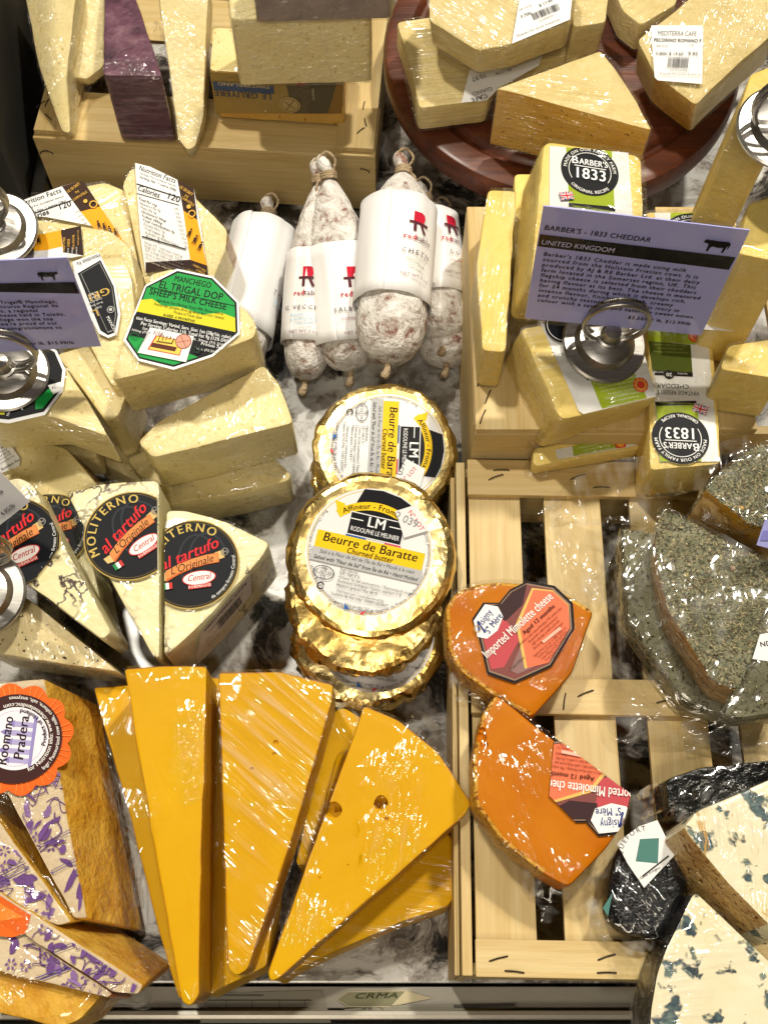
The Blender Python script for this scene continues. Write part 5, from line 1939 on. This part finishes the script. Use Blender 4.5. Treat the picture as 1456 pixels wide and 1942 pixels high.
# --- orange-cheese labels
def mimo_label(I, c, p1, s, clip=None):
    L = Lab(I.pl, c, p1)
    o = [(-88, -22), (-62, 30), (-50, 62), (-18, 72), (2, 56), (30, 62), (62, 56), (92, 22), (96, -18), (70, -52), (0, -76), (-64, -60)]
    sh = lambda k: [(x * s * k, y * s * k) for x, y in o]
    base = sh(1)
    if clip:
        base = clip_poly(base, ccw(L.Q(clip)))
    L.base = base
    L.clip = None
    hull_ = base
    # non-convex shield: draw inside pieces only
    CL = ccw(L.Q(clip)) if clip else None
    L.clip = CL
    L.poly(sh(1), '#1a1416').poly(sh(.95), '#8d7560').poly(sh(.92), '#7c4642')
    L.poly([(x * s, y * s) for x, y in ((-78, -20), (-56, 26), (-45, 50), (-8, 30), (-10, -10), (-60, -30))], '#b84a50')
    L.poly([(x * s, y * s) for x, y in ((-20, 66), (4, 52), (30, 57), (58, 52), (30, 30), (-10, 26))], '#3a2426')
    L.poly([(x * s, y * s) for x, y in ((-56, -40), (-4, -14), (-10, -62), (-50, -52))], '#8a6a66')
    L.poly([(x * s, y * s) for x, y in ((-36, -52), (0, 12), (60, 42), (84, 18), (88, -16), (64, -46), (0, -68))], '#d9b060')
    L.poly([(x * s, y * s) for x, y in ((-32, -54), (4, 8), (60, 38), (83, 16), (87, -16), (64, -46), (0, -68))], '#e0714f')
    L.poly([(-62 * s, 34 * s), (-50 * s, 58 * s), (-18 * s, 68 * s), (-4 * s, 52 * s), (-8 * s, 34 * s), (-30 * s, 22 * s), (-52 * s, 22 * s)], '#e8e6e2')
    L.text('Isigny', -30 * s, 46 * s, 17 * s, '#33407e', bold=1, rot=14, xs=.7)
    L.text('S" Mère', -26 * s, 30 * s, 16 * s, '#33407e', bold=1, rot=14, xs=.7)
    L.line([(-54 * s, 40 * s), (-46 * s, 52 * s), (-48 * s, 32 * s)], 3 * s, '#33407e').ring(-54 * s, 44 * s, 6 * s, 1.5 * s, '#b49a72', n=16)
    L.text('Imported Mimolette cheese', 2 * s, 2 * s, 21 * s, '#efe9e2', bold=1, rot=4, fit=150 * s)
    L.text('Aged 12 months', 34 * s, -8 * s, 10 * s, '#3a1d12', bold=1, rot=4)
    L.lines(['Mimolette is a hard cheese following a 17th century recipe.', 'Enjoyed with a subtle fruity aroma and', 'a light nutty taste, as well as a fine Ale', 'Best by date on pack, keep refrigerated'], 28 * s, -17 * s, 6.5 * s, 6.6 * s, '#4a2016', rot=3, xs=.62)
    L.lines(['Nutrition Facts Serv. size 1oz (28g), Calories 110,', 'Total Fat 9g (12% DV), Sat. Fat 6g (30% DV),', 'Sodium 250mg (11% DV), Total Carb. 0g', 'Protein 7g, Vit. D 0%, Calcium 15%,', 'Iron 0%, Potas. 0%'], 24 * s, -46 * s, 6 * s, 5.6 * s, '#4a2016', rot=3, xs=.6)
    L.rect(14 * s, -40 * s, 52 * s, -35 * s, '#e6b09a')
    L.text('Product of France', -40 * s, -40 * s, 6 * s, '#2c1712', rot=3, xs=.7)
    return L.build(L.fr, I.root, (INK('#1a1416'), base), .12, 'label', 'print')


mimo_label(MM1, (986, 1196), (1058, 1139), 1.13)
mimo_label(MM2, (1122, 1488), (1034, 1470), 1.3, [(1050, 1400), (1194, 1507), (1181, 1560), (1150, 1608), (1090, 1560), (1040, 1510)])


# --- scalloped orange label and purple printed rinds
def purple_print(I, clip, seed, n=26, lines=True):
    r = random.Random(seed)
    c = (sum(p[0] for p in clip) / len(clip), sum(p[1] for p in clip) / len(clip))
    L = Lab(I.pl, c, (c[0] + 80, c[1]))
    L.clip = ccw(L.Q(clip))
    xs, ys = [p[0] for p in L.clip], [p[1] for p in L.clip]
    col = '#6d4a86'
    for k in range(n):
        x, y = r.uniform(min(xs), max(xs)), r.uniform(min(ys), max(ys))
        a = r.uniform(0, 6.28)
        l, w = r.uniform(16, 46), r.uniform(4, 11)
        kind = r.random()
        f = lambda u, v: (x + u * math.cos(a) - v * math.sin(a), y + u * math.sin(a) + v * math.cos(a))
        if kind < .55:
            bend = r.uniform(-.5, .5) * l
            top = [f(l * t, bend * t * t + w * math.sin(math.pi * t) * (1 + .3 * math.sin(9 * t))) for t in [q / 7 for q in range(8)]]
            bot = [f(l * t, bend * t * t - w * .7 * math.sin(math.pi * t)) for t in [q / 7 for q in range(7, -1, -1)]]
            L.poly(top + bot[1:-1], col if r.random() < .75 else '#8a6aa0')
        elif kind < .8:
            P = [f(l * (t - .5) * 1.4, w * 1.6 * math.sin(6 * t + a)) for t in [q / 9 for q in range(10)]]
            L.line(P, r.uniform(1.2, 2.6), col)
        else:
            for q in range(6):
                b = a + q * 1.05
                L.poly([(x + 3 * math.cos(b), y + 3 * math.sin(b)), (x + 9 * math.cos(b - .3), y + 9 * math.sin(b - .3)), (x + 12 * math.cos(b), y + 12 * math.sin(b)), (x + 9 * math.cos(b + .3), y + 9 * math.sin(b + .3))], '#7b5a94')
    if lines:
        for k in range(2):
            y = r.uniform(min(ys) * .6, max(ys) * .6)
            for d in (0, 6):
                L.line([(min(xs), y - 40 + d), (max(xs), y + 40 + d)], 1.3, '#5d4a86')
    return L.build(L.fr, I.root, None, .03, 'label', 'printed_pattern')


purple_print(P1, [(40, 1500), (102, 1400), (164, 1740), (142, 1740), (25, 1520)], 3, 95)
purple_print(P2, [(0, 1570), (132, 1745), (108, 1750), (0, 1690)], 5, 50)
purple_print(P3, [(60, 1740), (150, 1795), (262, 1870), (255, 1882), (216, 1880), (60, 1780)], 8, 80)
purple_print(P4, [(0, 1775), (36, 1770), (205, 1882), (195, 1888), (0, 1838)], 11, 60)

L = Lab(P1.pl, (48, 1480), (72, 1310))
cx, cy = L.q(30, 1402)
R = 96
sc = []
for k in range(96):
    a = 2 * math.pi * k / 96
    rr = R * (1 + .12 * abs(math.sin(a * 6)))
    sc.append((cx + rr * math.cos(a), cy + rr * math.sin(a)))
L.base = sc
L.clip = None
L.poly(sc, '#e2641c')
for k in range(12):
    a = 2 * math.pi * (k + .5) / 12
    for d in (-.1, 0, .1):
        L.line([(cx + R * .86 * math.cos(a + d), cy + R * .86 * math.sin(a + d)), (cx + R * 1.06 * math.cos(a + d * 1.2), cy + R * 1.06 * math.sin(a + d * 1.2))], 1.4, '#f08a3c')
L.disc(cx, cy, R * .88, '#3d1e1c', n=56).disc(cx, cy, R * .62, '#e9e4ea', n=48).ring(cx, cy, R * .55, 1.2, '#b8a8c8')
for k in range(5):
    L.rect(cx - 46 + k * 17, cy - 30, cx - 36 + k * 17, cy + 6 + 12 * (k % 2), '#a9a0cc')
    L.poly([(cx - 48 + k * 17, cy + 6 + 12 * (k % 2)), (cx - 34 + k * 17, cy + 6 + 12 * (k % 2)), (cx - 41 + k * 17, cy + 18 + 12 * (k % 2))], '#8a80b8')
L.rect(cx - 50, cy - 34, cx + 46, cy - 28, '#8f86bd')
L.text('Roomano', cx - 6, cy + 10, 26, '#2a1620', bold=1, it=.1, fit=92)
L.text('Pradera', cx + 2, cy - 18, 26, '#2a1620', bold=1, it=.1, fit=84)
L.arc('Product of Holland', cx, cy, R * .58, -50, 12, '#2a1620', bold=1, inside=True)
L.arc('for Nutrition info: www.cheeselandinc.com', cx, cy, R * .7, -62, 11.5, '#e8e2dc', bold=1, inside=True)
L.arc('Ingr: Pasteurized cow milk, culture, salt, enzymes', cx, cy, R * .83, -58, 10, '#e8e2dc', bold=1, inside=True)
L.build(L.fr, P1.root, (INK('#e2641c'), sc), .16, 'label', 'print')
L = Lab(P3.pl, (0, 1760), (80, 1760), [(-30, 1690), (0, 1698), (60, 1736), (50, 1770), (24, 1778), (-30, 1772)])
L.P([(-20, 1705), (0, 1712), (46, 1740), (-20, 1750)], '#ef8a34')
L.go(P3.root, INK('#e2641c'), .06, label='torn remnant of an orange label')

# --- diamond label on the black pack
L = Lab(RQ.pl, (1175, 1640), (1245, 1600), [(1169, 1601), (1175, 1594), (1210, 1568), (1245, 1556), (1278, 1622), (1220, 1684), (1190, 1640)])
L.P([(1212, 1592), (1248, 1590), (1246, 1638), (1204, 1634)], '#4c7a72')
L.arc('ROQUEFORT', *L.q(1232, 1630), 52, 118, 13, '#55555a', sp=.18)
L.line(L.Q([(1217, 1662), (1266, 1624)]), 2.4, BK)
L.T('du Caves d\'origine', 1228, 1660, 7, BK)
L.go(RQ.root, lift=.2)
L = Lab(RQ.pl, (1146, 1710), (1160, 1700), [(1160, 1694), (1152, 1738), (1142, 1722)])
L.go(RQ.root, INK('#4c7a72'), .2, 'small_seal')

# --- brown paper on the Swiss block's front
pf = side_plane(A5, (650, 150), (398, 133))
L = Lab(pf, (545, 150), (405, 140), [(398, 136), (650, 152), (648, 214), (410, 214)])
L.P([(398, 136), (430, 138), (540, 146), (556, 214), (410, 214)], '#a48a4c')
L.P([(540, 146), (640, 152), (622, 214), (556, 214)], '#5c5440')
L.P([(640, 152), (650, 152), (648, 214), (622, 214)], '#8a6a38')
L.T('LE GRUYERE', 460, 172, 22, '#4a4c5c', bold=1, fit=112)
L.rect(*L.q(520, 176), *L.q(404, 152), '#4b5a78')
L.T('SWITZERLAND', 462, 156, 12, '#c9b98a', bold=1, fit=100)
L.disc(*L.q(550, 196), 20, '#b09a68', n=30).ring(*L.q(550, 196), 17, 1.4, '#7a6a44')
L.line(L.Q([(540, 190), (560, 203)]), 2, '#7a6a44').line(L.Q([(558, 186), (544, 205)]), 2, '#7a6a44')
L.disc(*L.q(568, 146), 16, '#a83a5c', n=24)
L.T('PREMIUM', 592, 175, 7, '#b8b090', rot=90)
L.go(A5.root, INK('#9a8250'), .04, 'printed_paper')

# --- stickers on the steel rail
zl = -.5
plr = Plane(Vector((0, y1, -.0049)), Z)
L = Lab(plr, (410, 1900), (600, 1900), [(390, 1884), (612, 1878), (628, 1940), (380, 1940)])
L.rect(*L.q(400, 1889), *L.q(500, 1886), '#5c5a54').rect(*L.q(395, 1898), *L.q(590, 1896), '#4c4a44').rect(*L.q(395, 1911), *L.q(585, 1910), '#4c4a44')
for x in (430, 478, 530, 578):
    L.line(L.Q([(x, 1897), (x, 1911)]), 1, '#4c4a44')
L.go(rail, INK('#8f8a7c'), .03, 'rating_plate')
L = Lab(plr, (650, 1900), (760, 1898), [(638, 1896), (660, 1880), (770, 1878), (815, 1892), (750, 1900), (740, 1910), (660, 1910)])
L.P([(640, 1896), (660, 1882), (768, 1880), (745, 1908), (662, 1908)], '#77745a')
L.P([(768, 1880), (820, 1893), (750, 1907), (742, 1907)], '#b3a888')
L.T('CRMA', 712, 1893, 13, '#3a3c1c', bold=1, it=.3, fit=84)
L.go(rail, INK('#b3a888'), .05, 'peeling_sticker')
L = Lab(plr, (670, 1912), (760, 1910), [(652, 1914), (740, 1906), (980, 1902), (984, 1912), (660, 1928)])
L.ring(*L.q(706, 1917), 22, 1.6, '#55534c', ry=8).T('UL', 700, 1920, 15, '#55534c', bold=1)
L.rect(*L.q(860, 1911), *L.q(975, 1903), '#55534c')
L.rect(*L.q(748, 1911), *L.q(830, 1909), '#7a786f').rect(*L.q(750, 1917), *L.q(826, 1915), '#7a786f')
L.go(rail, INK('#8f8a7c'), .03, 'listing_sticker')


# ------------------------------------------------------------------ printed sleeves of the sausages
def redtable(rt, x0, y0, s, texts, seed=0, side=''):
    root, fr, H, slv, Rs = rt
    A = Art()
    red, dk = '#c8243c', '#5b2a35'
    u = .1 * s
    # the mark: a red R's head standing on a dark table
    A.poly([(x0 - 4 * u, y0 + 1.2 * u), (x0 - 4 * u, y0 + 9 * u), (x0 + 1.5 * u, y0 + 9 * u), (x0 + 3.8 * u, y0 + 8 * u), (x0 + 4.6 * u, y0 + 5.5 * u), (x0 + 4 * u, y0 + 2.6 * u), (x0 + 2.6 * u, y0 + 1.2 * u)], red)
    A.rect(x0 - 7 * u, y0 - .6 * u, x0 + 7 * u, y0 + 1.3 * u, dk, 4)
    A.poly([(x0 - 4 * u, y0 - 6.5 * u), (x0 - 1.8 * u, y0 - 6.5 * u), (x0 - 1.8 * u, y0 - .6 * u), (x0 - 4 * u, y0 - .6 * u)], dk)
    A.poly([(x0 + 3.4 * u, y0 - 6.5 * u), (x0 + 5.8 * u, y0 - 6.5 * u), (x0 + 2.6 * u, y0 - .6 * u), (x0 + .6 * u, y0 - .6 * u)], dk)
    w = twidth('redtable', .62 * s)
    wr = twidth('red', .62 * s)
    A.text('red', x0 - w / 2, y0 - 1.35 * s, .62 * s, red, al='l', bold=1)
    A.text('table', x0 - w / 2 + wr, y0 - 1.35 * s, .62 * s, dk, al='l')
    for t, dy, sz, col, sp in texts:
        A.text(t, x0, y0 - dy * s, sz * s, col, sp=sp)
    A.ring(x0 + 2.0 * s, y0 - 3.9 * s, .36 * s, .05 * s, dk, n=24).ring(x0 + 2.0 * s, y0 - 3.9 * s, .24 * s, .03 * s, dk, n=20)
    A.lines(['US', 'INSPECTED', '38450'], x0 + 2.0 * s, y0 - 3.83 * s, .12 * s, .12 * s, dk)
    return A.build(fr, slv, None, .1, pname='print', gap=.004)


redtable(S4, 1.25, 4.5, .85, [('CHETN', 2.45, .5, '#4a3038', .22), ('FENNEL &', 2.95, .3, '#b8bfa8', .06), ('SALAMI', 3.4, .3, '#b8bfa8', .1), ('NET WT 7 OZ', 4.2, .34, '#8d6b74', 0)])
redtable(S3, .7, 3.6, .8, [('SALBANDO', 2.45, .5, '#4a3038', .16), ('SOPPRESSATA', 3.1, .34, '#b0788a', .06), ('NET WT 7 OZ', 4.2, .34, '#8d6b74', 0)])
redtable(S2, -.1, 3.7, .78, [('IL VECCHIO', 2.45, .5, '#4a3038', .16), ('PEPPER, CLOVE', 3.0, .3, '#9cc3de', .04), ('& WHITE WINE', 3.35, .3, '#9cc3de', .04), ('SALAMI', 3.7, .3, '#9cc3de', .08), ('NET WT 7 OZ', 4.3, .34, '#8d6b74', 0)])
redtable(S5, 1.3, 4.2, .8, [('DO', 2.45, .5, '#4a3038', .16), ('SALAMI', 3.1, .34, '#c47a84', .06), ('NET WT 7 OZ', 4.2, .34, '#8d6b74', 0)])
A = Art()
A.text('THE', 1.9, 2.7, .42, '#4a3038', al='l', sp=.25)
A.text('SALAMI', 2.0, 2.1, .34, '#9cc3de', al='l')
A.rect(-1.62, .1, -1.6, S1[2] - .1, '#c9c9cc')
A.build(S1[1], S1[3], None, .1, pname='print', gap=.004)


# ------------------------------------------------------------------ price cards on steel stands
def stand(label, pl, base, ring_px, R=2.15, rr=1.55):
    c = pl.hit(*base)
    root = thing('card_stand', label, 'card stand', c, 'steel card stands')
    n = pl.n
    c = c + n * .0022
    lathe('base', [(.05, .95), (.3, .95), (.45, .8), (.6, .72), (1.0, .7), (1.35, .55), (1.5, .3), (1.56, .22), (R - .1, .2), (R, .12), (R, 0), (R * .6, 0)], c, n, STEEL, root, 72, 30)
    vp = Plane(c, Vector((0, -1, 0)))
    rc = vp.hit(*ring_px)
    tube('post', [c + n * .008, c.lerp(rc, .5), rc - Z * rr * CM], .22, STEEL, root, 12)
    lathe('collar', [(.1, 1.6), (.42, 1.55), (.5, 1.3), (.5, .95), (.62, .9), (.6, .75)], c, n, STEEL, root, 32, 40)
    for d in (-.0018, .0018):
        tube('clip_ring', [rc + Vector((math.cos(a) * rr * CM, d, math.sin(a) * rr * CM)) for a in [2 * math.pi * k / 40 for k in range(40)]], .13, STEEL, root, 8, True)
    return root, rc


def card(label, y, slope, P, p0, p1, draw, grp='laminated price cards', mat=None):
    pl = Plane(y, Vector((0, -1, slope)))
    c = sum((pl.hit(*p) for p in P), Vector()) / 4
    root = thing('price_card', label, 'sign', Vector((c.x, c.y, min(pl.hit(*p).z for p in P))), grp)
    L = Lab(pl, p0, p1, P)
    # the card has thickness
    q = [pl.hit(*p) for p in P]
    nn = pl.n * .0006
    vs = q + [p - nn for p in q]
    mesh('card', [p - pl.n * .0001 for p in vs], [[0, 3, 2, 1] if False else [0, 1, 2, 3], [7, 6, 5, 4]] + [[i, i + 4, (i + 1) % 4 + 4, (i + 1) % 4] for i in range(4)], mat or CARDM, root)
    k = sum(q, Vector()) / 4
    w = [p + (p - k).normalized() * .0035 + pl.n * .0005 for p in q]
    w2 = [p - pl.n * .0016 for p in w]
    film_attr(mesh('clear_sleeve', w + w2, [[0, 1, 2, 3], [7, 6, 5, 4]], SLV, root), w + w2, .5)
    draw(L)
    L.base = None
    L.build(L.fr, root, None, .02, pname='lettering')
    return root


SLV = film_mat('card_sleeve_film', 30, .1, 0, (.98, .98, .99, 1), .06, .04)


def cow(L, x, y, s, goat=False):
    o = [(-1, .35), (-.85, .5), (-.7, .42), (-.5, .45), (0, .42), (.6, .45), (.85, .42), (1, .2), (.97, -.3), (.92, -.3), (.88, .1), (.8, -.1), (.78, -.65), (.64, -.65), (.6, -.15), (.2, -.22), (-.2, -.15), (-.34, -.25), (-.38, -.65), (-.52, -.65), (-.56, -.1), (-.66, .1), (-.88, .12), (-1.02, .2)]
    a, b = L.q(x, y)
    L.poly([(a + p * s * (-1 if goat else 1), b + q * s) for p, q in o], BK)


def draw2(L):
    L.P([(1023, 443), (1394, 487), (1381, 511), (1019, 466)], BK)
    L.T("BARBER'S - 1833 CHEDDAR", 1030, 434, 17, '#22222c', al='l', bold=1, fit=204)
    L.T('UNITED KINGDOM', 1024, 461, 17, '#c9c6e8', al='l', fit=142)
    cow(L, 1357, 463, 26)
    T = ["Barber's 1833 Cheddar is made using milk", 'sourced from the Holstein Friesian cows. It is', 'produced by AJ & RE Barber Ltd. at their dairy', 'farm located in the Somerset region, UK. This', 'flagship cheese is selected from their cheddars', 'having flavour at its best. The cheese is matured', 'for 24 months during which it develops rich,', 'intense flavour, finishing smooth, creamy', 'and crunchy texture. The cheese is ivory in', 'colour with a savoury and naturally sweet notes.']
    x0, y0 = L.q(1029, 482)
    x1, y1 = L.q(1017, 569)
    for i, t in enumerate(T):
        f = i / 9
        L.text(t, x0 + (x1 - x0) * f, y0 + (y1 - y0) * f, 13.6, '#1a1a22', al='l', bold=1, newlay=False, sp=.07, xs=1.0)
    L.T('$3.25/qtr lb, $12.99/lb', 1308, 614, 12.5, '#22222c', al='r', bold=1, sp=.05)


st2, rc2 = stand('steel card stand on the tilted cheddar block', B3.pl, (1141, 655), (1168, 608))
card('lavender price card for cheddar, held over the cheddar blocks', rc2, .10, [(1030, 391), (1421, 437), (1329, 636), (995, 604)], (1030, 434), (1180, 452), draw2)


def draw1(L):
    L.P([(-40, 537), (142, 534), (151, 556), (-40, 552)], BK)
    cow(L, 92, 521, 19, True)
    T = ['Trigal® Manchego,', 'ncurso Regional de', 'o, a regional', 'heese held in Toledo,', 'hego won the top', "we're proud of our", 'ig congratulations to']
    for i, t in enumerate(T):
        L.T(t, 2, 575 + i * 8.2, 12, '#22222c', al='l', bold=1, newlay=False, sp=.06)
    L.T('/qtr lb, $15.99/lb', 50, 652, 12, '#22222c', al='l', bold=1, sp=.05)


st1, rc1 = stand('steel card stand at the left, on the green-labelled wedge', T2.pl, (20, 715), (8, 664))
card('lavender price card for sheep cheese at the left edge', rc1, .12, [(-60, 497), (128, 489), (192, 657), (-60, 672)], (0, 575), (100, 573), draw1)


def draw3(L):
    L.T('ia', 2, 937, 11, '#333338', al='l', bold=1)
    L.T('4.95/lb', 6, 978, 11, '#333338', al='l', bold=1, rot=0)


st3, rc3 = stand('steel card stand at the left edge among truffle wedges', M3.pl, (-28, 1128), (-50, 1040))
card('grey white price card at left edge above the truffle wedges', at(20, 960, 12), .9, [(-50, 862), (0, 895), (57, 952), (-50, 1035)], (0, 985), (52, 946), draw3, mat=simple('grey_card', lin('#c4c2c0'), .35, coat=.3))

pl4 = PL(0, 470, 12)
st4, rc4 = stand('steel card stand at the upper left, on the yellow-labelled wedges', PL(0, 440, 11.4, 14), (2, 440), (-45, 380))
pl5 = PL(1440, 260, 21)
st5, rc5 = stand('steel card stand cut off by the right edge', PL(1475, 262, 21.8, 10), (1482, 250), (1500, 200))

L = Lab(H1.pl, (1436, 1240), (1476, 1234), [(1424, 1252), (1438, 1206), (1490, 1196), (1490, 1262)])
L.T('ND', 1450, 1228, 14, BK, bold=1)
L.go(H1.root, lift=.3)
card('lavender price card cut off by the right edge, above herb-crusted wedges', at(1470, 1010, 15.5), 1.2, [(1434, 1034), (1450, 986), (1540, 980), (1540, 1062)], (1440, 1030), (1540, 1040), lambda L: L.P([(1440, 1024), (1446, 1006), (1540, 1004), (1540, 1024)], '#8f8dd8'))
